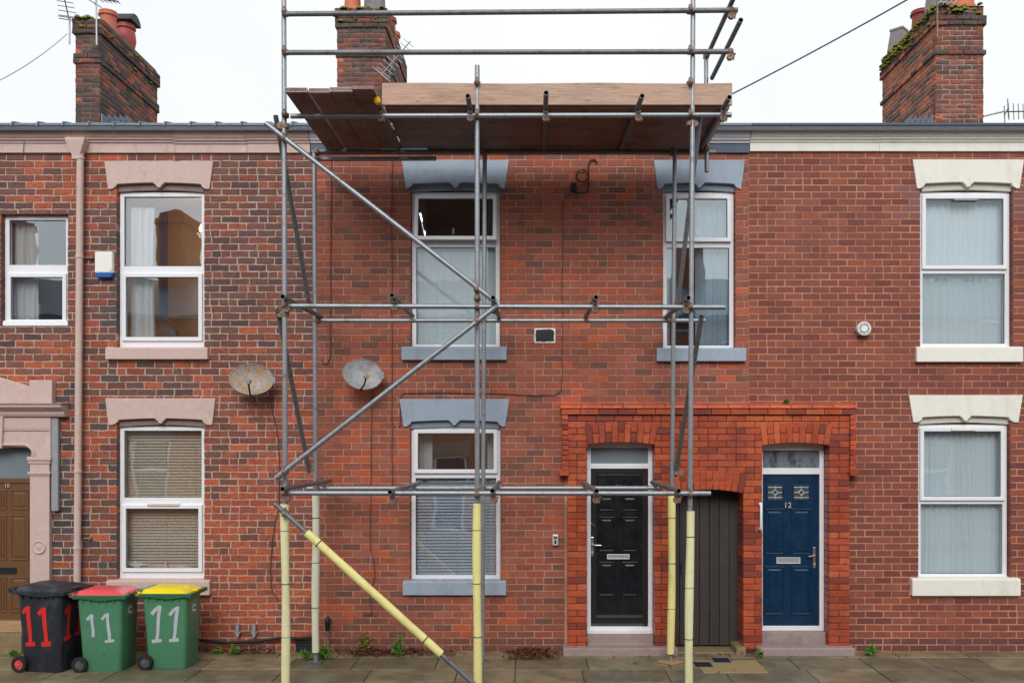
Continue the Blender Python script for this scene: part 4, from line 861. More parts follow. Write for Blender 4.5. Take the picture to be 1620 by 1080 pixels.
# ------------------------------------------------------------------ lilac stone doorcase and oak door
dcx = -10
DC = thing('stone_doorcase', 'lilac painted stone doorcase with pediment and roundel around the oak door', 'doorcase', (X(dcx), -.06, 0))
YP = -.07
mir = lambda p: 2 * dcx - p
for s in (1, -1):
    q = (lambda p: p) if s == 1 else mir
    def bx_(name, a, b, c, d_, y0, y1=.02, m='stone_lilac', bev=.006):
        mb = MB(); u, v = sorted((X(q(a), y0), X(q(b), y0))); mb.box(u, v, y0, y1, Z(d_, y0), Z(c, y0)); return obj(name, mb, m, DC, bevel=bev)
    pl = bx_('pilaster', 47, 78, 752, 1005, YP)
    bx_('pilaster_base', 44, 80, 1004, 1031, YP - .02)
    mb = MB(); c_ = P(q(62), 865, YP); mb.lathe([(.088, .0), (.088, -.008), (.075, -.018), (.062, -.008), (.05, -.006), (.03, -.014), (0.001, -.016)], c_, 24, 'y', caps=False); obj('roundel', mb, 'stone_lilac', pl, smooth=40)
    bx_('capital', 42, 80, 722, 728, YP - .03); bx_('capital', 44, 79, 728, 733, YP - .015); bx_('neck', 47, 78, 733, 746, YP - .002); bx_('necking', 43, 79, 746, 750, YP - .025); bx_('necking', 46, 78, 750, 753, YP - .01)
    bx_('frieze_block', 4, 80, 659, 678, YP - .005)
    # spandrel with a rounded inner corner
    pts = [(80, 678), (80, 722), (54, 722)]
    for i in range(7): t = math.pi / 2 * i / 6; pts.append((39 + 15 * math.cos(t), 722 - 15 * math.sin(t)))
    pts += [(4, 706.5), (4, 678)]
    poly = [(X(q(a), YP), Z(b, YP)) for a, b in pts]; mb = MB(); mb.prism(poly, YP, .10); obj('spandrel', mb, 'stone_lilac', DC, bevel=.006)
    mo = [(0, 703)] + [(36 + 18 * math.cos(t), 721 - 18 * math.sin(t)) for t in [math.pi / 2 * (6 - i) / 6 for i in range(7)]]
    mb = MB(); mb.path([P(q(a), b, YP - .002) for a, b in mo], .020, 8); obj('arch_moulding', mb, 'stone_lilac', DC, smooth=60)
    mb = MB(); mb.path([P(q(a), b, YP - .001) for a, b in ((78, 681), (8, 681), (4, 686), (4, 700))], .006, 6); obj('bead', mb, 'stone_lilac_dark', DC, smooth=60)
    bx_('pediment_block', 46, 82, 601, 639, YP - .02)
mb = MB(); mb.prism([(X(mir(5), YP), Z(709, YP)), (X(5, YP), Z(709, YP)), (X(7, YP), Z(658, YP)), (X(mir(7), YP), Z(658, YP))], YP - .035, .10); obj('keystone', mb, 'stone_lilac', DC, bevel=.006)
pr = [(.02, Z(659, YP)), (YP - .03, Z(659, YP)), (YP - .05, Z(655, YP)), (YP - .055, Z(651, YP)), (YP - .10, Z(647, YP)), (YP - .13, Z(644, YP)), (YP - .13, Z(640.5, YP)), (.02, Z(637.5, YP))]
mb = MB(); mb.prism_x(pr, X(mir(98), YP - .1), X(98, YP - .1)); obj('cornice', mb, 'stone_lilac', DC, bevel=.004)
mb = MB(); mb.prism_x([(YP - .135, Z(641, YP)), (YP - .135, Z(639, YP)), (.01, Z(636.5, YP)), (.01, Z(638, YP))], X(mir(99), YP - .1), X(99, YP - .1)); obj('weathering', mb, 'stone_lilac_dark', DC)
mb = MB(); mb.prism([(X(mir(48), YP), Z(639, YP)), (X(48, YP), Z(639, YP)), (X(48, YP), Z(612, YP)), (X(dcx, YP), Z(594, YP)), (X(mir(48), YP), Z(612, YP))], YP, .02); obj('pediment', mb, 'stone_lilac', DC, bevel=.006)
# oak door of the old house
YO = .07
a, b = X(mir(48), YO) - .02, X(48, YO) + .02
mb = MB(); mb.ring(a, b, Z(980, YO), Z(700, YO), .03, .03, .03, .03, YO, YO + .07); d = obj('door', mb, 'door_oak', H10, bevel=.004)
mb = MB(); mb.box(a, b, YO - .002, YO + .06, Z(764, YO), Z(756, YO)); obj('transom', mb, 'door_oak', d, bevel=.006)
mb = MB(); mb.box(a + .02, b - .02, YO + .02, YO + .03, Z(756, YO), Z(703, YO)); obj('fanlight', mb, 'glass_frost', d)
mb = MB(); mb.box(a + .02, b - .02, YO + .012, YO + .06, Z(978, YO), Z(764, YO)); obj('door_leaf', mb, 'door_oak', d)
for s in (1, -1):
    q = (lambda p: p) if s == 1 else mir
    for r_ in ((16, 45, 774, 806), (16, 45, 814, 886), (16, 45, 912, 968)) + (((-10 + 9, 10, 774, 806), (-10 + 9, 10, 814, 886), (-1, 10, 912, 968)) if s == 1 else ()):
        u, v = sorted((X(q(r_[0]), YO), X(q(r_[1]), YO))); panel(d, u, v, Z(r_[3], YO), Z(r_[2], YO), YO + .012, 'door_oak', .02)
letterbox(d, -40, 26, 897, 907, YO + .008, 'iron', 'black_plastic')
link('door_number', text_mesh('10', .07, .003, 'silver', 'door_number'), d, loc=P(11, 768, YO - .004), rot=(R(90), 0, 0))
mb = MB(); mb.box(a, b, -.06, .2, Z(1000, -.05), Z(980, YO)); obj('threshold', mb, 'timber_pale', d, bevel=.008)
mb = MB(); mb.box(X(mir(80)), X(44), -.14, .1, -.01, Z(1000, -.05) - .003); obj('doorstep', mb, 'step_stone', H10, bevel=.01)

# downpipe, hopper, trunking ---------------------------------------------------------------------------------------
DP = thing('downpipe', 'pinkish beige rainwater downpipe with funnel hopper on the old brick house', 'downpipe', (X(122), -.08, 0))
yd = -.085
top, bot = P(127, 244, yd), P(121.5, 1000, yd)
mb = MB(); mb.path([top.lerp(bot, i / 12) for i in range(13)] , .042, 18, caps=True); obj('pipe', mb, 'stone_lilac', DP, smooth=50)
mb = MB(); A = [(-.115, -.0, 1), (-.115, -.16, 1), (.115, -.16, 1), (.115, 0, 1)]
hp = P(128, 232, 0); zt_, zm, zb_ = Z(220, yd), Z(224, yd), Z(247, yd)
vs = []
for k, z in ((1.0, zt_), (1.0, zm), (.42, zb_), (.42, zb_ - .05)):
    vs += [(hp.x - .12 * k, yd + .075 * (k if k > .5 else .6), z), (hp.x - .12 * k, yd - .075 * (k if k > .5 else .6), z), (hp.x + .12 * k, yd - .075 * (k if k > .5 else .6), z), (hp.x + .12 * k, yd + .075 * (k if k > .5 else .6), z)]
mb.add(vs, [(0, 1, 2, 3)] + [(g * 4 + i, g * 4 + (i + 1) % 4, g * 4 + 4 + (i + 1) % 4, g * 4 + 4 + i) for g in range(3) for i in range(4)] + [(12, 15, 14, 13)]); obj('hopper', mb, 'stone_lilac', DP, bevel=.006)
for py in (250, 406, 745, 866):
    t = (py - 244) / 756; c_ = top.lerp(bot, t); mb = MB(); mb.lathe([(.043, -.02), (.05, -.018), (.05, .018), (.043, .02)], c_, 18); obj('pipe_collar', mb, 'stone_lilac', DP, smooth=40)
for py in (406, 852):
    c_ = top.lerp(bot, (py - 244) / 756); mb = MB(); mb.box(c_.x + .03, c_.x + .13, -.03, -.012, c_.z - .012, c_.z + .012); mb.lathe([(.022, -.03), (.022, .0)], (c_.x + .12, -.01, c_.z), 10, 'y'); obj('bracket', mb, 'rust', DP, bevel=.004)
tk = MB(); tk.box(X(83, -.03), X(94, -.03), -.065, .0, Z(808, -.03), Z(659, -.03)); tag(obj('cable_trunking', tk, 'grey_plastic', None, bevel=.012), 'grey vertical cable trunking beside the stone doorcase', 'trunking')

# ------------------------------------------------------------------ scaffold
YO_, YI = -1.78, -.54
SCF = thing('scaffold', 'galvanised tube scaffold standing in front of the middle house', 'scaffold', (X(770, -1.1), -1.1, 0))
TR = .0265
def tb(name, a, b, m='tube', hol=.12, parent=None, seg=1, r=TR):
    mb = MB(); mb.tube(a, b, r, 16, hollow=hol, seg=seg); return link(name, mb.mesh(name, [m, 'tube_in'], smooth=40), parent or SCF)
_cp = MB(); _cp.lathe([(.028, -.024), (.036, -.022), (.036, .022), (.028, .024)], (0, 0, 0), 14); _cp.box(-.012, .012, -.062, -.03, -.020, .020); _cp.path([(-.034, -.046, .0), (.036, -.046, 0)], .007, 8)
_cp.lathe([(.028, -.022), (.036, -.02), (.036, .02), (.028, .022)], (0, -.056, 0), 14, 'x'); _cp.path([(0, -.09, .034), (0, -.02, .05)], .007, 8); _cp.box(-.014, .014, -.03, -.018, .03, .06)
_cpm = _cp.mesh('coupler', 'rust', bevel=.002)
def coup(p, rz=0, rx=0): o = link('coupler', _cpm, SCF, loc=p, rot=(rx, 0, rz)); return o
def ground_std(px, pyref, Y, ztop, foam=None, fm='foam_pale', lean=0., plate=True, fb=.02):
    xx = X(px, Y); a, b = Vector((xx, Y, .012)), Vector((xx + lean, Y, ztop)); s = tb('standard', a, b, 'tube', .1)
    if foam:
        z1 = Z(foam, Y); z0 = fb; n = 14; pts = []; rr = []
        for i in range(n + 1):
            t = i / n; z = z0 + (z1 - z0) * t; c_ = a.lerp(b, (z - a.z) / (b.z - a.z)); pts.append(c_ + Vector((.006 * math.sin(5 * t + px), -.004, 0))); rr.append(.044 + .0025 * math.sin(9 * t + px))
        mb = MB(); mb.path(pts, rr, 18); f = obj('foam_sleeve', mb, fm, s, smooth=60)
        for t in (.04, .30, .62, .90):
            i = int(t * n); mb = MB(); c_ = pts[i]; mb.lathe([(.0455, -.004), (.049, 0), (.0455, .004)], (c_.x, c_.y, c_.z), 16, caps=False); mb.path([(c_.x - .04, c_.y - .03, c_.z), (c_.x - .09, c_.y - .03, c_.z + .006 * jit(1))], .0025, 5); obj('cable_tie', mb, 'black_plastic', f)
    if plate:
        mb = MB(); mb.box(xx - .075, xx + .075, Y - .075, Y + .075, .004, .014); obj('base_plate', mb, 'tube_dull', s, bevel=.002)
    return s
zr1, zr2 = Z(20, YO_), Z(83, YO_)
s1 = ground_std(452, 0, YO_, Z(-55, YO_), 797, 'foam_pale', lean=-.02)
s2 = ground_std(755, 0, YO_, Z(104, YO_), 796, 'foam_yellow')
s3 = ground_std(1090, 0, YO_, Z(-55, YO_), 808, 'foam_pale', lean=.045)
i1 = ground_std(500, 0, YI, Z(238, YI), 783, 'foam_white', lean=-.02, fb=.12)
i2 = ground_std(763, 0, YI, Z(246, YI), None, lean=.03)
i3 = ground_std(1061, 0, YI, Z(238, YI), 783, 'foam_yellow', lean=.05, fb=.10)
mb = MB(); c_ = P(1060, 1049, YI); mb.prism([(0, 0), (1, 0), (1, 1), (0, 1)], 0, 0); mb = MB(); mb.box(-.11, .11, -.11, .11, .002, .020)
so = obj('sole_board', mb, 'timber_pale', None, bevel=.003, loc=(X(1061, YI), YI - .01, 0), rot=(0, 0, R(42))); tag(so, 'small square timber sole board under the scaffold leg by the alley gate', 'board')
YR = YO_ + .055
def ledger(name, px0, py0, px1, py1, Y, m='tube'): return tb(name, P(px0, py0, Y), P(px1, py1, Y), m, .12)
ledger('guard_rail', 447, 22.5, 1167, 16.5, YO_ - .05, 'tube_dull'); ledger('guard_rail', 447, 83.5, 1160, 82, YO_ - .05, 'tube_dull')
ledger('ledger', 460, 184, 1157, 182, YO_ - .05); ledger('ledger', 495, 240, 1131, 241, YI + .05, 'tube_dull')
tb('ledger', P(500, 252, YI + .11), P(690, 251, YI + .11), 'tube')
ledger('ledger', 447, 484, 1147, 486, YO_ - .05); ledger('ledger', 500, 507, 1115, 507, YI + .05)
ledger('ledger', 446, 779.5, 1124, 780, YO_ - .05); ledger('ledger', 486, 772, 1042, 771.5, YI + .05)
for px, zz in ((452, 22), (452, 83), (452, 183), (452, 484), (452, 779), (755, 183), (755, 485), (755, 780), (1091, 18), (1091, 82), (1091, 183), (1091, 486), (1091, 780), (755, 133), (755, 472)): coup(P(px, zz, YO_))
for px, zz in ((500, 240), (500, 507), (500, 772), (764, 240), (764, 507), (764, 772), (1064, 240), (1064, 507), (1064, 771)): coup(P(px, zz, YI), R(180))
coup(P(1091, 133, YO_)); coup(P(1091, 196, YO_), R(90)); coup(P(452, 200, YO_), R(-90)); coup(P(452, 497, YO_), R(-90))
# transoms: near end px, height of the tube axis
def transom(px, py, near, far, skew=0., cap=None, m='tube_dull'):
    xx = X(px, near); z = Z(py, near); o = tb('transom', (xx, near, z), (xx + skew, far, z), m, .10)
    coup((xx, YO_ - .05, z - .05), R(90), R(90))
    if cap: mb = MB(); mb.lathe([(.034, -.03), (.036, .0), (.034, .04), (.02, -.036)], (xx, near - .005, z), 14, 'y'); obj('end_cap', mb, 'cap_yellow', o, smooth=40)
zt6 = Z(160, -2.04)
for px, py, sk, cap in ((597, 160, -.02, 1), (740, 152, .0, 0), (864, 147, 0, 0), (1016, 152, -.06, 0), (1154, 154, .02, 0)): transom(px, py, S0 * D * (zt6 - CAMZ) / (VPY - py) - D, -.35, sk, cap)
for px, py, sk in ((447, 469, .02), (620, 467, .0), (780, 471, 0), (943, 470, -.02), (1089, 471, -.01)): transom(px, py, -2.0, -.40, sk)
for px, py, sk in ((447, 773, .10), (617, 778, .06), (779, 776, 0.), (944, 776, -.05), (1074, 776, -.05)): transom(px, py, -1.98, -.25, sk)
# braces
def brace(a, b, m='tube'): return tb('brace', P(*a), P(*b), m, .12)
YBR = YO_ - .10
brace((420, 195, YBR), (786, 479, YBR)); brace((786, 484, YBR), (436, 756, YBR))
b3a, b3b = P(434, 796, YBR), P(757, 1088, YBR)
b3 = tb('brace', b3a, b3b, 'tube_dull', .12)
f0, f1 = P(485, 842, YBR), P(698, 1034, YBR); n = 12
mb = MB(); mb.path([f0.lerp(f1, i / n) for i in range(n + 1)], [.043 + .0015 * math.sin(i * 1.9) for i in range(n + 1)], 18); fs_ = obj('foam_sleeve', mb, 'foam_yellow', b3, smooth=60)
for t in (.09, .88):
    c_ = f0.lerp(f1, t); dd = (f1 - f0).normalized() * .005; mb = MB(); mb.path([c_ - dd, c_ + dd], .0475, 16); obj('cable_tie', mb, 'black_plastic', fs_)
coup(P(452, 811, YO_ - .04)); coup(P(452, 745, YO_ - .04)); coup(P(452, 221, YO_ - .04)); coup(P(755, 458, YO_ - .04)); coup(P(755, 508, YO_ - .04))
brace((436, 183, YO_ - .02), (489, 480, YI), 'tube_dull'); brace((439, 490, YO_ - .02), (489, 746, YI), 'tube_dull')
brace((1108, 182, YO_), (1070, 500, YI + .05), 'tube'); brace((1110, 500, YO_), (1068, 752, YI + .05), 'tube_dull')
coup(P(489, 742, YI), R(90)); coup(P(1070, 748, YI), R(90))
# end guard rails, running from the street towards the roof
xx = X(1174, -2.0)
tb('guard_rail', P(1172, 32, -2.05), Vector((X(1172, -2.05), -.55, Z(32, -2.05))), 'tube_dull'); tb('guard_rail', P(1163, -8, -2.0), Vector((X(1163, -2.0), -.42, Z(-8, -2.0))), 'tube_dull')
tb('standard', P(1117, 84, YI), P(1118, 272, YI), 'tube'); coup(P(1117, 237, YI)); coup(P(1117, 90, YI)); coup(P(1155, 82, YO_ - .05), R(90), R(90)); coup(P(1157, 17, YO_ - .05), R(90), R(90))

# boards
ZBD = Z(160, -2.04) + TR + .003; TH = .038
def board(x0, x1, y0, y1, z, m, tint, label, band_ends, warp=0., grp=None):
    e = thing('scaffold_board', label, 'board', ((x0 + x1) / 2, (y0 + y1) / 2, z), grp)
    mb = MB(); mb.box(x0, x1, y0, y1, z + warp, z + TH + warp); o = obj('plank', mb, m, e, bevel=.004); o.color = tint
    for ax, s in band_ends:
        mb = MB()
        if ax == 'x': mb.ring(y0 - .002, y1 + .002, z + warp - .002, z + TH + warp + .002, .003, .003, .003, .003, 0, .035); mb.v = [(s + (v[1] if s < (x0 + x1) / 2 else -v[1]), v[0], v[2]) for v in mb.v]
        else: mb.ring(x0 - .002, x1 + .002, z + warp - .002, z + TH + warp + .002, .003, .003, .003, .003, 0, .035); mb.v = [(v[0], s + (v[1] if s < (y0 + y1) / 2 else -v[1]), v[2]) for v in mb.v]
        obj('end_band', mb, 'band_steel', e)
    return e
xs = [X(451, -2.2) + .228 * i for i in range(5)]
ords = ['first', 'second', 'third', 'fourth']
for i in range(4):
    g_ = .03 if i else 0
    a = xs[i] + (.012 if i == 1 else 0)
    board(a, xs[i] + .224, -2.22 + .02 * (i % 2) - (.06 if i == 3 else 0), -.37, ZBD + .002 * i, 'board_cross', vary(srgb(134, 106, 94), .14),
          'short crossways scaffold board, %s from the platform end over the lilac gutter' % ords[i], (('y', -2.22 + .02 * (i % 2)),) if i < 3 else (), grp='crossways platform boards')
rowsn = ['nearest the street', 'second from the street', 'third from the street', 'third from the house wall', 'second from the house wall', 'nearest the house wall']
xb0, xb1 = xs[4] + .01, X(1157, -1.8)
for i in range(6):
    y0 = -1.755 + i * .229
    board(xb0 + jit(.02), xb1 - .01 + jit(.02), y0, y0 + .225, ZBD + .0015 * i, 'board', vary(srgb(138, 108, 96), .14), 'long scaffold platform board lying %s' % rowsn[i], (('x', xb1 - .01),), grp='long platform boards')
board(xb0 + .3, xb1 - .06, -1.755 + 6 * .229, -1.755 + 6 * .229 + .05, ZBD - .012, 'board', srgb(206, 170, 130), 'narrow pale strip standing in for light along the house side of the scaffold platform', ())  # added strip whose pale tint imitates light along the deck's back edge
mb = MB(); y0 = -1.80; n = 16
vs = []
for i in range(n + 1):
    xx = xb0 - .01 + (xb1 + .02 - xb0) * i / n; wv = .004 * math.sin(i * .8); vs += [(xx, y0, ZBD + .020), (xx, y0 + .038, ZBD + .020), (xx, y0 + .038, ZBD + .25 + wv), (xx, y0, ZBD + .25 + wv)]
mb.add(vs, [(i * 4 + k, i * 4 + (k + 1) % 4, i * 4 + 4 + (k + 1) % 4, i * 4 + 4 + k) for i in range(n) for k in range(4)] + [(0, 1, 2, 3), (n * 4, n * 4 + 1, n * 4 + 2, n * 4 + 3)])
tag(obj('toe_board', mb, 'toe', None, bevel=.004), 'pale upright toe board along the street edge of the scaffold platform', 'board')

# ------------------------------------------------------------------ wheelie bins
def ribbon(mb, pts, wd, F, off):
    """painted stroke on a face: F maps (u, v) to a point, off lifts it off the surface"""
    pts = [Vector(p) for p in pts]; L = []; Rr = []
    for i, p in enumerate(pts):
        t = (pts[min(i + 1, len(pts) - 1)] - pts[max(i - 1, 0)]).normalized(); nrm = Vector((-t.y, t.x)); k = wd * random.uniform(.85, 1.15) / 2
        ext = t * (-wd * .3 if i == 0 else wd * .3 if i == len(pts) - 1 else 0)
        L.append(p + ext + nrm * k); Rr.append(p + ext - nrm * k)
    vs = [F(q.x, q.y, off) for q in L] + [F(q.x, q.y, off) for q in Rr] ; n = len(pts)
    mb.add(vs, [(i, i + 1, n + i + 1, n + i) for i in range(n - 1)])
def one(cx, cz, h, lean, foot=True, hook=.05):
    """strokes of a hand painted 1"""
    top = (cx + lean, cz + h / 2); bt = (cx, cz - h / 2)
    mid = [(bt[0] + (top[0] - bt[0]) * t + .004 * math.sin(7 * t), bt[1] + h * t) for t in (0, .25, .5, .75, 1)]
    st = [[(top[0] - hook, top[1] - hook * .9), (top[0] - hook * .5, top[1] - hook * .3), top], mid]
    if foot: st.append([(bt[0] - .045, bt[1] - .004), (bt[0], bt[1]), (bt[0] + .045, bt[1] + .006)])
    return st
def wheelie(label, loc, rz, scale, body, rim, lid, hub, digits, dmat, dwd, side_digits=None, sticker=True, grp='wheelie bins by the wall'):
    e = thing('wheelie_bin', label, 'wheelie bin', loc, grp, rz); s = scale
    # footprint: X = front to back (hinge side at -X), Y = width; the side with the number looks to -Y
    H = .87 * s
    sec = [(0.0, -.215, .215, .195), (.02, -.225, .222, .2), (.45, -.25, .232, .212), (.80, -.275, .24, .225), (.845, -.28, .242, .228), (.87, -.28, .242, .228)]
    def ringp(x0, x1, hy, r, z, n=4):
        pts = []
        for cx, cy_, a0 in ((x1 - r, hy - r, 0), (x0 + r, hy - r, 90), (x0 + r, -hy + r, 180), (x1 - r, -hy + r, 270)):
            for k in range(n + 1): a = R(a0 + 90 * k / n); pts.append((cx + r * math.cos(a), cy_ + r * math.sin(a), z))
        return pts
    mb = MB(); rings = [ringp(a * s, b * s, c_ * s, .045 * s, z * s) for z, a, b, c_ in sec]; n = len(rings[0])
    vs = [p for g_ in rings for p in g_]
    mb.add(vs, [(g_ * n + i, g_ * n + (i + 1) % n, (g_ + 1) * n + (i + 1) % n, (g_ + 1) * n + i) for g_ in range(len(rings) - 1) for i in range(n)] + [tuple(range(n - 1, -1, -1)), tuple(range((len(rings) - 1) * n, len(rings) * n))])
    bd = obj('body', mb, body, e, keep=False, smooth=35)
    # rim flange with a dipping lower edge
    mb = MB(); segs = 10
    for sy in (-1, 1):
        for i in range(segs):
            x0, x1 = (-.31 + .60 * i / segs) * s, (-.31 + .60 * (i + 1) / segs) * s
            d0 = (.030 + .022 * math.sin(math.pi * min(1, max(0, (i / segs - .25) / .6)))) * s; d1 = (.030 + .022 * math.sin(math.pi * min(1, max(0, ((i + 1) / segs - .25) / .6)))) * s
            y0, y1 = sy * .225 * s, sy * .258 * s
            mb.add([(x0, y0, H - d0), (x1, y0, H - d1), (x1, y0, H + .012), (x0, y0, H + .012), (x0, y1, H - d0), (x1, y1, H - d1), (x1, y1, H + .012), (x0, y1, H + .012)],
                   [(0, 1, 2, 3), (4, 5, 6, 7), (0, 1, 5, 4), (3, 2, 6, 7), (0, 3, 7, 4), (1, 2, 6, 5)])
    mb.box(.235 * s, .305 * s, -.2575 * s, .2575 * s, H - .030 * s, H + .0115); mb.box(-.31 * s, -.265 * s, -.2575 * s, .2575 * s, H - .03 * s, H + .0115)
    obj('rim', mb, rim, e, keep=False, bevel=.004)
    # ribs under the rim
    mb = MB()
    for k in range(5): x = (-.2 + .09 * k) * s; mb.box(x - .004, x + .004, -.250 * s, -.20 * s, H - .075 * s, H - .02 * s)
    obj('rib', mb, body, bd, keep=False, bevel=.002)
    # lid: domed, raised centre panel, hinge at -X
    nx, ny = 14, 10; vs = []
    for i in range(nx + 1):
        for j in range(ny + 1):
            u, v = i / nx, j / ny; x = (-.30 + .56 * u) * s; y = (-.238 + .476 * v) * s
            ed = min(u, 1 - u, v, 1 - v); z = .014 + .016 * min(1, ed / .07) + .020 * (1 - u) + (.016 if .16 < u < .82 and .18 < v < .82 else 0) - (.010 if u > .9 else 0)
            if ed < .001: z = .0
            vs.append((x, y, H + .008 + z * s))
    mb = MB(); mb.add(vs, [(i * (ny + 1) + j, (i + 1) * (ny + 1) + j, (i + 1) * (ny + 1) + j + 1, i * (ny + 1) + j + 1) for i in range(nx) for j in range(ny)])
    ld = obj('lid', mb, lid, e, keep=False, smooth=24)
    mb = MB(); mb.box(.24 * s, .31 * s, -.07 * s, .07 * s, H + .012, H + .036); obj('lid_grip', mb, lid, ld, keep=False, bevel=.006)
    # handle bar and hinges
    mb = MB(); mb.path([(-.335 * s, -.265 * s, H + .022), (-.335 * s, .265 * s, H + .022)], .020 * s, 10); hb = obj('handle', mb, rim, e, keep=False, smooth=40)
    mb = MB()
    for y in (-.24, -.10, .10, .24): mb.box(-.345 * s, -.285 * s, (y - .015) * s, (y + .015) * s, H - .012, H + .034)
    obj('hinge', mb, lid, hb, keep=False, bevel=.005)
    # wheels
    for sy in (-1, 1):
        c_ = (-.235 * s, sy * .235 * s, .088 * s)
        mb = MB(); mb.lathe([(.055 * s, -.025), (.082 * s, -.025), (.088 * s, -.018), (.088 * s, .018), (.082 * s, .025), (.055 * s, .025)], c_, 28, 'y', caps=False); wh = obj('wheel', mb, 'tyre', e, keep=False, smooth=35)
        mb = MB(); mb.lathe([(.056 * s, -.012), (.056 * s, .012)], c_, 24, 'y')
        for k in range(6): a = k * math.pi / 3; mb.path([(c_[0] + .012 * math.cos(a), c_[1] + sy * .016, c_[2] + .012 * math.sin(a)), (c_[0] + .05 * s * math.cos(a), c_[1] + sy * .016, c_[2] + .05 * s * math.sin(a))], .006, 6)
        mb.lathe([(.018, -.024), (.018, .024)], c_, 14, 'y'); obj('hub', mb, hub, wh, keep=False, bevel=.0)
    mb = MB(); mb.path([(-.235 * s, -.23 * s, .088 * s), (-.235 * s, .23 * s, .088 * s)], .011, 8); obj('axle', mb, 'iron', e, keep=False)
    def F(u, v, off):                                # u along X metres from centre, v height: the side that looks to -Y
        for (z0, a0, b0, h0), (z1, a1, b1, h1) in zip(sec, sec[1:]):
            if z0 * s <= v <= z1 * s or z1 == .87: t = min(1, max(0, (v / s - z0) / (z1 - z0))); hy = h0 + (h1 - h0) * t; break
        return (u, -hy * s - off, v)
    def G(u, v, off):                                # the front of the bin, looking to +X
        for (z0, a0, b0, h0), (z1, a1, b1, h1) in zip(sec, sec[1:]):
            if z0 * s <= v <= z1 * s or z1 == .87: t = min(1, max(0, (v / s - z0) / (z1 - z0))); xx = b0 + (b1 - b0) * t; break
        return (xx * s + off, u, v)
    k = 0
    for dg in digits:
        mb = MB()
        for st in dg: k += 1; ribbon(mb, st, dwd, F, .0015 + .0006 * k)
        obj('painted_digit', mb, dmat, bd, keep=False)
    k = 0
    for dg in side_digits or ():
        mb = MB()
        for st in dg: k += 1; ribbon(mb, st, dwd, G, .0015 + .0006 * k)
        obj('painted_digit', mb, dmat, bd, keep=False)
    if sticker:
        mb = MB(); mb.add([G(-.10, .62 * s, .002), G(.10, .62 * s, .002), G(.10, .77 * s, .002), G(-.10, .77 * s, .002)], [(0, 1, 2, 3)]); obj('sticker', mb, 'sticker', bd, keep=False)
        mb = MB()
        for j, (zc, r_) in enumerate(((.69, .045), (.66, .03))): ribbon(mb, [(-.05 + .1 * t, (zc + r_ * .6 * math.sin(3.1 * t + j * 2.5)) * s) for t in (0, .2, .4, .6, .8, 1)], .022, G, .003 + .001 * j)
        mb.v = [tuple(v) for v in mb.v]; obj('sticker_mark', mb, 'white_plastic', bd, keep=False)
def binloc(px, py, hy): Y = -(1 - 340 / (py - 690)) * D; return (X(px, Y), Y + hy, 0.0)
wheelie('black wheelie bin with red painted number and red wheel hubs', binloc(70, 1063, .21), R(-9), 1.06, 'bin_black', 'bin_black', 'bin_black', 'lid_red',
        [one(-.13, .53, .42, -.02, hook=.06), one(.07, .53, .40, -.02, hook=.06)], 'digits_red', .048, [one(-.10, .56, .36, .03, hook=.06), one(.09, .58, .36, .03, hook=.06)], False)
wheelie('green wheelie bin with red lid, between the other two bins', binloc(161, 1062, .2), R(-1), 1.0, 'bin_green', 'bin_green_rim', 'lid_red', 'hub_grey',
        [one(-.09, .53, .24, -.01, False, .05), one(.10, .51, .31, -.02, True, .06)], 'digits_grey', .034)
wheelie('green wheelie bin with bright yellow lid and grey painted number', binloc(264, 1058, .2), R(-1), 1.0, 'bin_green', 'bin_green_rim', 'lid_yellow', 'hub_grey',
        [one(-.11, .53, .40, .04, True, .09), one(.09, .53, .38, .05, True, .09)], 'digits_grey', .038)

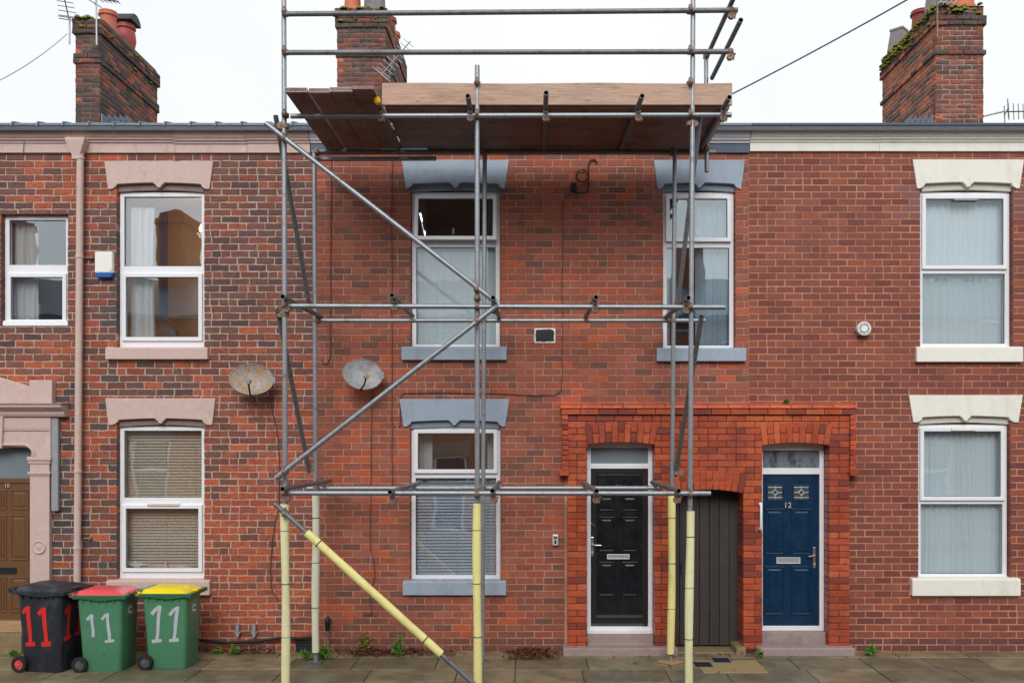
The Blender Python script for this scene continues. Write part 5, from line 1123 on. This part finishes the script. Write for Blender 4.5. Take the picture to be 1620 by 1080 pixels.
# ------------------------------------------------------------------ things fixed to the walls
def dish(label, px, py, a_, b_, rz, roll, arm, mm='dish'):
    c = P(px, py, -.26); e = thing('satellite_dish', label, 'satellite dish', (c.x, -.02, c.z), 'satellite dishes')
    mb = MB(); n, m = 36, 7; Mx = Matrix.Translation(c) @ Matrix.Rotation(R(rz), 4, 'Z') @ Matrix.Rotation(R(-14), 4, 'X') @ Matrix.Rotation(R(roll), 4, 'Y')
    vs = [Mx @ Vector((0, .05, 0))]
    for i in range(1, m + 1):
        r_ = i / m
        for k in range(n): t = 2 * math.pi * k / n; vs.append(Mx @ Vector((a_ * r_ * math.cos(t), .05 - .055 * r_ * r_, b_ * r_ * math.sin(t))))
    fs = [(0, 1 + k, 1 + (k + 1) % n) for k in range(n)] + [(1 + (i - 1) * n + k, 1 + i * n + k, 1 + i * n + (k + 1) % n, 1 + (i - 1) * n + (k + 1) % n) for i in range(1, m) for k in range(n)]
    mb.add(vs, fs); off = Mx.to_3x3() @ Vector((0, .006, 0)); mb.add([v + off for v in vs], [tuple(reversed(f)) for f in fs])
    rimp = [Mx @ Vector((a_ * math.cos(2 * math.pi * k / n), -.004, b_ * math.sin(2 * math.pi * k / n))) for k in range(n + 1)]
    r_ = obj('reflector', mb, mm, e, smooth=50)
    mb = MB(); mb.path(rimp, .006, 6, caps=False); obj('rim', mb, 'grey_plastic', r_, smooth=60)
    p0 = Mx @ Vector((a_ * .02, .02, -b_ * 1.02)); p1 = Mx @ Vector((arm, -.30, -b_ * .62)); mb = MB(); mb.path([p0, p0.lerp(p1, .6) + Vector((0, 0, -.03)), p1], .011, 8); obj('arm', mb, 'black_plastic', e, smooth=60)
    ax = (Mx @ Vector((0, .03, 0)) - p1).normalized(); mb = MB(); mb.path([p1 - ax * .05, p1 + ax * .02, p1 + ax * .03, p1 + ax * .05], [.024, .026, .034, .034], 12); obj('receiver', mb, 'grey_plastic', e, smooth=40)
    mb = MB(); mb.path([(c.x, -.19, c.z - .02), (c.x, -.10, c.z - .03), (c.x + .02, -.02, c.z - .03)], .02, 10); mb.box(c.x - .05, c.x + .09, -.02, -.001, c.z - .12, c.z + .08); mb.box(c.x + a_ * .82, c.x + a_ * 1.08, -.23, -.19, c.z - .05, c.z + .03); obj('wall_bracket', mb, 'grey_plastic', e, bevel=.003)
dish('rusty satellite dish on the old mottled brick wall', 398, 600, .262, .196, 9, 4, .02, 'dish_rusty')
dish('satellite dish with light rust on the middle house, above the diagonal tube', 574, 592, .238, .192, 12, 10, .06)
c = P(165, 415, -.03); e = thing('alarm_box', 'white alarm box with a blue base beside the downpipe', 'alarm box', (c.x, -.01, c.z))
mb = MB(); mb.prism([(X(151, -.05), Z(432, -.05)), (X(179, -.05), Z(432, -.05)), (X(179, -.05), Z(398.5, -.05)), (X(151, -.05), Z(398.5, -.05))], -.075, .0); obj('case', mb, 'white_plastic', e, bevel=.014)
mb = MB(); mb.prism([(X(153, -.05), Z(439, -.05)), (X(177, -.05), Z(439, -.05)), (X(179.3, -.05), Z(431.5, -.05)), (X(150.7, -.05), Z(431.5, -.05))], -.072, .0); obj('strobe', mb, 'blue_plastic', e, bevel=.006)
mb = MB(); mb.lathe([(.007, -.004), (.007, .0)], P(175, 428, -.077), 10, 'y'); obj('screw', mb, 'iron', e)
# air vent
e = thing('air_vent', 'black grille air vent with a ragged white edge between the upper windows', 'vent', P(862, 531, 0))
mb = MB(); mb.box(X(845.5), X(878.5), -.010, .01, Z(542.5), Z(519.5)); obj('plate', mb, 'white_plastic', e, bevel=.003)
mb = MB(); rg = random.Random(4); base = []
for i in range(28): t = 2 * math.pi * i / 28; k = max(abs(math.cos(t)), abs(math.sin(t))); base.append((862 + 14.8 * math.cos(t) / k + rg.uniform(-1, .6), 531 + 9.6 * math.sin(t) / k + rg.uniform(-.9, .4)))
mb.prism([(X(a), Z(b)) for a, b in base], -.013, -.004); obj('paint_patch', mb, 'black_plastic', e)
mb = MB()
for i in range(6):
    for j in range(4): mb.box(X(850 + i * 4.2), X(852.6 + i * 4.2), -.018, -.012, Z(526 + j * 3.6), Z(523.6 + j * 3.6))
obj('grille', mb, 'iron', e)
# boiler flue
c = P(1365, 521, 0); e = thing('flue_vent', 'round white vent terminal on the maroon brick wall', 'vent', c)
mb = MB(); mb.box(X(1354.5), X(1374), -.018, .0, Z(531), Z(514)); obj('wall_plate', mb, 'grey_plastic', e, bevel=.004)
cc = Vector((X(1367, -.1), 0, Z(519.5, -.1)))
mb = MB(); mb.lathe([(.078, -.016), (.078, -.08), (.085, -.085), (.085, -.11), (.07, -.112), (.07, -.095)], cc, 28, 'y', caps=False); obj('tube', mb, 'white_plastic', e, smooth=35)
mb = MB(); mb.lathe([(.066, -.10), (.066, -.094)], cc, 24, 'y'); obj('bore', mb, 'iron', e)
mb = MB(); mb.lathe([(.042, -.116), (.042, -.10)], cc, 24, 'y'); mb.lathe([(.062, -.114), (.062, -.104), (.054, -.104), (.054, -.114), (.062, -.114)], cc, 24, 'y', caps=False)
for k in range(4): a = k * math.pi / 2 + .4; mb.path([cc + Vector((.04 * math.cos(a), -.108, .04 * math.sin(a))), cc + Vector((.075 * math.cos(a), -.108, .075 * math.sin(a)))], .005, 6)
obj('cap', mb, 'white_plastic', e, smooth=35)
# key safe by the black door
e = thing('key_safe', 'small silver key safe on the wall beside the black door', 'key safe', P(878, 853, 0))
mb = MB(); mb.box(X(874), X(883), -.045, .0, Z(862), Z(844.5)); obj('case', mb, 'silver', e, bevel=.008)
mb = MB(); mb.box(X(876), X(881), -.049, -.04, Z(851), Z(848)); mb.box(X(877), X(880), -.049, -.04, Z(859), Z(853)); obj('buttons', mb, 'iron', e, bevel=.002)
# junction box and cables
jb = thing('junction_box', 'small black junction box with a coiled cable under the platform', 'junction box', P(907, 297, 0))
mb = MB(); mb.box(X(903), X(911.5), -.03, .0, Z(303), Z(290)); obj('case', mb, 'black_plastic', jb, bevel=.004)
mb = MB(); pts = [P(908, 303, -.02), P(915, 305, -.02), P(925, 305, -.02), P(931, 301, -.02), P(931, 275, -.02), P(931, 268, -.02)]
for k in range(9): t = -math.pi / 2 + 2 * math.pi * k / 8; pts.append(P(921 + 10 * math.cos(t + 1.2), 278 - 10 * math.sin(t + 1.2), -.03))
pts += [P(931, 262, -.02), P(933, 254, -.02), P(941, 253, -.02), P(945, 258, -.02)]
mb.path(pts, .009, 7); obj('coiled_cable', mb, 'black_plastic', jb, smooth=70)
def cable(label, pts, r=.0055, m='cable', Y=-.012):
    out_ = []
    for i in range(len(pts) - 1):
        (a, b), (c_, d_) = pts[i], pts[i + 1]; L = math.hypot(c_ - a, d_ - b); n = max(1, int(L / 22))
        for k in range(n): t = k / n; out_.append(P(a + (c_ - a) * t + random.uniform(-.7, .7), b + (d_ - b) * t, Y))
    out_.append(P(*pts[-1], Y)); mb = MB(); mb.path(out_, r, 6); return tag(obj('cable', mb, m, None, smooth=70), label, 'cable')
cable('cable dropping from the black junction box to the door surround', [(905, 303), (898, 309), (891, 318), (890, 400), (889.5, 520), (889, 600), (888, 618), (880, 624)])
cable('cable looping over the ground floor window of the middle house', [(630, 675), (633, 672), (633, 640), (634, 627), (638, 622), (700, 621), (800, 623), (850, 626), (880, 624)])
cable('thin cable ending in a hook near the inner scaffold leg', [(525, 254), (524, 330), (523, 430), (522.5, 540), (522, 565), (518, 576), (511, 575), (509, 568)])
cable('thin vertical cable between the inner scaffold leg and the upper window', [(621, 254), (620, 330), (620, 460), (620, 560), (620.5, 700), (621, 768)])
cable('wavy cable hanging below the satellite dish of the middle house', [(588, 616), (588, 660), (587, 720), (587, 800), (586.5, 840), (587, 868), (592, 890), (594, 912), (588, 930), (585, 945), (587, 960), (588, 970), (584, 973), (576, 971)])
cable('cable trailing down from the rusty dish', [(427, 624), (432, 650), (440, 690), (443, 730), (441, 800), (432, 850), (428, 900), (430, 930), (440, 950)], .006)
cable('straight cable running down the corner beside the trunking', [(38, 222), (37, 240), (40, 243)], .004, 'wire_dark', -.05)
# pipes along the foot of the old house
mb = MB(); mb.path([P(286, 1008, -.07), P(320, 1012, -.07), (X(360, -.07), -.07, Z(1016, -.07)), P(400, 1014, -.07), P(440, 1009, -.07), P(478, 1009, -.07), P(490, 1007, -.07), P(497, 1010, -.06)], .019, 10)
tag(obj('hose', mb, 'black_plastic', None, smooth=60), 'black hose running low along the foot of the old brick wall', 'hose')
for px in (376, 402):
    mb = MB(); mb.lathe([(.022, 0), (.022, .16)], (X(px, -.04), -.045, Z(1006, -.04)), 12); mb.box(X(px, -.04) - .035, X(px, -.04) + .035, -.05, 0, Z(1000, -.04) - .01, Z(1000, -.04) + .01)
    tag(obj('pipe_stub', mb, 'grey_plastic', None, smooth=40), 'grey pipe stub at the foot of the old wall, %s the scaffold' % ('farther from' if px < 390 else 'nearer to'), 'pipe', 'grey pipe stubs')
mb = MB()
mb.box(X(468), X(494), -.02, .02, Z(1031), Z(1011))
for k in range(4): mb.box(X(469), X(493), -.032, -.018, Z(1030 - k * 5), Z(1027 - k * 5))
tag(obj('air_brick', mb, 'iron', None, bevel=.002), 'dark slotted air brick low down behind the scaffold leg', 'air brick')
ps = thing('standpipe', 'short black pipe with taped head rising from the pavement', 'pipe', (X(519, -.06), -.06, 0))
mb = MB(); mb.path([P(519, 1030, -.06), P(518, 992, -.06)], .02, 10); obj('pipe', mb, 'rust', ps, smooth=50)
mb = MB(); mb.path([P(518, 996, -.06), P(518, 985, -.07), P(519, 978, -.07), P(521, 976, -.06)], [.028, .036, .034, .02], 10); obj('taped_head', mb, 'black_plastic', ps, smooth=60)

# aerials and wires ---------------------------------------------------------------------------------------------------
def yagi(e, o, d, side, n, L, sz, m):
    mb = MB(); d = Vector(d).normalized(); side = Vector(side).normalized(); o = Vector(o)
    mb.path([o, o + d * L], .009, 6)
    for i in range(n): p = o + d * (L * (i + .5) / n); k = sz * (1 - .35 * i / n); mb.path([p - side * k, p + side * k], .006, 5)
    r_ = Vector(d).cross(side); mb.path([o - side * sz * 1.1 + r_ * .08, o + side * sz * 1.1 + r_ * .08], .007, 5); mb.path([o - side * sz * 1.1 - r_ * .08, o + side * sz * 1.1 - r_ * .08], .007, 5); mb.path([o - r_ * .1, o + r_ * .1], .007, 5)
    return obj('antenna', mb, m, e)
def aerial(label, foot, top, o, d, side, n, L, sz, m='aerial', pole='aerial_pale'):
    e = thing('tv_aerial', label, 'aerial', foot, 'television aerials'); mb = MB(); mb.path([foot, top], .014, 8); obj('mast', mb, pole, e, smooth=50); yagi(e, o, d, side, n, L, sz, m); return e
Yc = 2.62
aerial('television aerial on the corner of the stack with the red cowled pot', P(110, 70, Yc), P(110, 26, Yc), P(109, 30, Yc), (-.12, -.25, 1.), (1, .4, 0), 9, .62, .13)
aerial('thin pale aerial mast in front of the stack with the red cowled pot', P(153, 72, Yc), P(152, -40, Yc), P(152, -2, Yc), (1, -.2, -.22), (.3, 1, 0), 5, .4, .12)
aerial('pale television aerial beside the stack behind the scaffold', P(612, 128, Yc + .4), P(628, 78, Yc + .2), P(604, 118, Yc), (.62, -.2, .6), (.75, 0, -.65), 9, .66, .14, 'aerial_pale')
aerial('dark television aerial poking up over the gutter past the mossy stack', P(1556, 184, 2.2), P(1590, 176, 2.2), P(1592, 177, 2.1), (1, -.2, -.05), (.12, .3, 1), 9, .6, .15)
aerial('aerial bracket with small antenna on the mossy corner of the stack', P(1483, 60, Yc), P(1483, 0, Yc), P(1483, 4, Yc), (.7, -.6, -.3), (.6, .3, .6), 4, .3, .08, 'aerial_pale', 'rust')
def wire(label, a, b, sag, r, m):
    mb = MB(); n = 16; a, b = Vector(a), Vector(b); pts = [a.lerp(b, i / n) - Vector((0, 0, sag * 4 * (i / n) * (1 - i / n))) for i in range(n + 1)]; mb.path(pts + [pts[-1] + (pts[-1] - pts[-3]) * 8 * k for k in range(1, 5)], r, 6); tag(obj('overhead_wire', mb, m, None, smooth=60), label, 'wire', 'overhead wires')
wire('dark overhead wire rising from the scaffold platform to the sky', P(1044, 205, -.3), P(1560, -72, -2.5), .05, .008, 'wire_dark')
wire('pale overhead wire sagging to the stack with the red cowled pot', P(106, 54, Yc), P(-60, 152, -.5), .10, .007, 'wire_pale')

# ------------------------------------------------------------------ weeds and fallen leaves
def weed(label, px, py, h, w_, n, m, seed, up=.6):
    rg = random.Random(seed); Y = -(1 - 340 / (max(py, 1031) - 690)) * D; b = Vector((X(px, Y), Y, .0)); e = thing('weed', label, 'plant', b, 'weeds along the wall foot'); st = MB(); lf = MB()
    for i in range(n):
        a = rg.uniform(0, 6.283); rr = rg.uniform(.1, 1) * w_; hh = h * rg.uniform(.35, 1.) * (1 - .4 * rr / w_)
        tip = b + Vector((rr * math.cos(a), rr * math.sin(a) * .6, hh)); mid = b.lerp(tip, .5) + Vector((0, 0, hh * .15)); tip.y = min(tip.y, -.006); mid.y = min(mid.y, -.004)
        st.path([b, mid, tip], .0022, 4)
        for k in range(7):
            t = rg.uniform(.3, 1.05); p = (b.lerp(mid, t * 2) if t < .5 else mid.lerp(tip, t * 2 - 1)) + Vector((rg.uniform(-1, 1), rg.uniform(-1, .2), rg.uniform(-1, 1))) * .012
            s_ = rg.uniform(.014, .030); dv = Vector((rg.uniform(-1, 1), rg.uniform(-1, .3), rg.uniform(-.3, .8))).normalized(); sd = dv.cross(Vector((rg.uniform(-.3, .3), -.6, 1))).normalized()
            lf.add([p, p + dv * s_ + sd * s_ * .55, p + dv * s_ * 2, p + dv * s_ - sd * s_ * .55], [(0, 1, 2, 3)])
    obj('stem', st, m, e); lo = obj('leaves', lf, m, e)
weed('pale yellowish weed against the wall under the wavy cable', 578, 1030, .30, .10, 16, 'leaf_dry', 1)
weed('bright green fern-like weed below the grey sill of the middle house', 631, 1040, .30, .10, 20, 'leaf', 2)
weed('green weed tuft at the foot of the inner scaffold leg', 512, 1042, .20, .17, 30, 'leaf', 3)
weed('green weed on the bins side of the inner scaffold leg', 484, 1043, .14, .09, 18, 'leaf', 4)
weed('small weed tuft under the hose near the yellow lidded bin', 372, 1034, .11, .06, 12, 'leaf', 5)
weed('tiny weed between the yellow lidded bin and the pipe stubs', 345, 1034, .09, .05, 9, 'leaf', 6)
weed('dark green weed at the step of the navy door', 1378, 1036, .16, .10, 20, 'leaf', 7)
weed('tiny weed tucked between the gate pillar and the navy door step', 1203, 1040, .09, .05, 8, 'leaf', 8)
weed('low grassy weed beside the black bin', 22, 1037, .08, .10, 14, 'leaf', 9)
weed('tiny weed growing on the coping over the two doors', 1246, 1031, .05, .03, 5, 'leaf', 10)
bpy.data.objects['weed.009'].location = (XS(1246), YS + .05, ZS(638))
for ch_ in bpy.data.objects['weed.009'].children: ch_.matrix_parent_inverse = Matrix.Translation((-X(1246, 0), .0, 0)); ch_.location = (0, 0, 0)
def litter(name, spots, seed):
    rg = random.Random(seed); mb = MB()
    for (px0, px1, y0, y1, n) in spots:
        for _ in range(n):
            y_ = y0 + (y1 - y0) * rg.random() ** 1.6; p = Vector((X(rg.triangular(px0, px1)), y_, .004 + rg.random() ** 2 * .05 * max(0, 1 - abs(y_) / .45))); s_ = rg.uniform(.012, .030); a = rg.uniform(0, 6.28)
            u = Vector((math.cos(a), math.sin(a), rg.uniform(-.5, .5))); v = Vector((-math.sin(a), math.cos(a), rg.uniform(-.5, .5)))
            mb.add([p, p + u * s_ + v * s_ * .5 + Vector((0, 0, .006)), p + u * s_ * 2, p + u * s_ - v * s_ * .5 + Vector((0, 0, .004))], [(0, 1, 2, 3)])
    o = stuff(obj(name, mb, 'litter')); o['label'] = 'brown fallen leaves gathered along the foot of the wall'; o['category'] = 'leaves'
litter('fallen_leaves', [(515, 735, -.01, -.22, 620), (792, 886, -.01, -.42, 700), (320, 470, -.01, -.16, 220), (545, 640, -.01, -.30, 240), (1080, 1200, -.12, -.3, 14), (540, 1500, -.02, -1.4, 40)], 3)

# ------------------------------------------------------------------ terrace across the street, mirrored in the windows
OY = -14.2
labs = ['with the chimney seen mirrored in the old house window', 'mirrored in the ground floor window beside the bins', 'mirrored in the windows behind the scaffold', 'mirrored in the upper window over the navy door', 'mirrored in the cream framed windows', 'at the far end of the mirrored row']
for i in range(6):
    x0 = -17.8 + i * 5.6; x1 = x0 + 5.58
    e = thing('opposite_house', 'brick terraced house across the street, ' + labs[i], 'house', (x0 + 2.8, OY, 0), 'houses across the street')
    holes = [(x0 + .7, x0 + 1.75, 3.6, 5.4), (x0 + 3.6, x0 + 4.65, 3.6, 5.4), (x0 + .7, x0 + 1.75, .8, 2.6), (x0 + 3.7, x0 + 4.65, -.05, 2.5)]
    sh = sheet(x0, x1, -.05, 6.0, holes, OY, OY - .25); sh.box(x0, x1, OY - 8, OY - 7.9, 0, 6); obj('wall', sh, 'opp_brick', e)
    for k, (a, b, c_, d_) in enumerate(holes):
        mb = MB(); mb.ring(a, b, c_, d_, .08, .08, .08, .08, OY - .15, OY - .08)
        if k < 3: mb.box(a + .08, b - .08, OY - .14, OY - .09, (c_ + d_) / 2, (c_ + d_) / 2 + .09)
        wn = obj('door' if k == 3 else 'window', mb, 'upvc', e)
        mb = MB(); mb.box(a + .08, b - .08, OY - .12, OY - .11, c_ + .08, d_ - .08); obj('door_leaf' if k == 3 else 'pane', mb, 'door_navy' if k == 3 else 'glass_dark', wn)
        mb = MB(); mb.box(a - .15, b + .15, OY - .05, OY + .03, d_, d_ + .3); obj('lintel', mb, 'stone_lilac_dark', wn)
    mb = MB(); mb.prism_x([(OY + .25, 6.0), (OY + .25, 6.12), (OY - 4, 7.85), (OY - 8, 6.1), (OY - 8, 5.95), (OY - 4, 7.7)], x0, x1); obj('roof', mb, 'slate', e)
    mb = MB(); mb.box(x0 + .1, x0 + .9, OY - 4.8, OY - 3.2, 7.0, 9.9); mb.box(x0 + .05, x0 + .95, OY - 4.85, OY - 3.15, 9.55, 9.75); obj('chimney', mb, 'opp_brick', e)
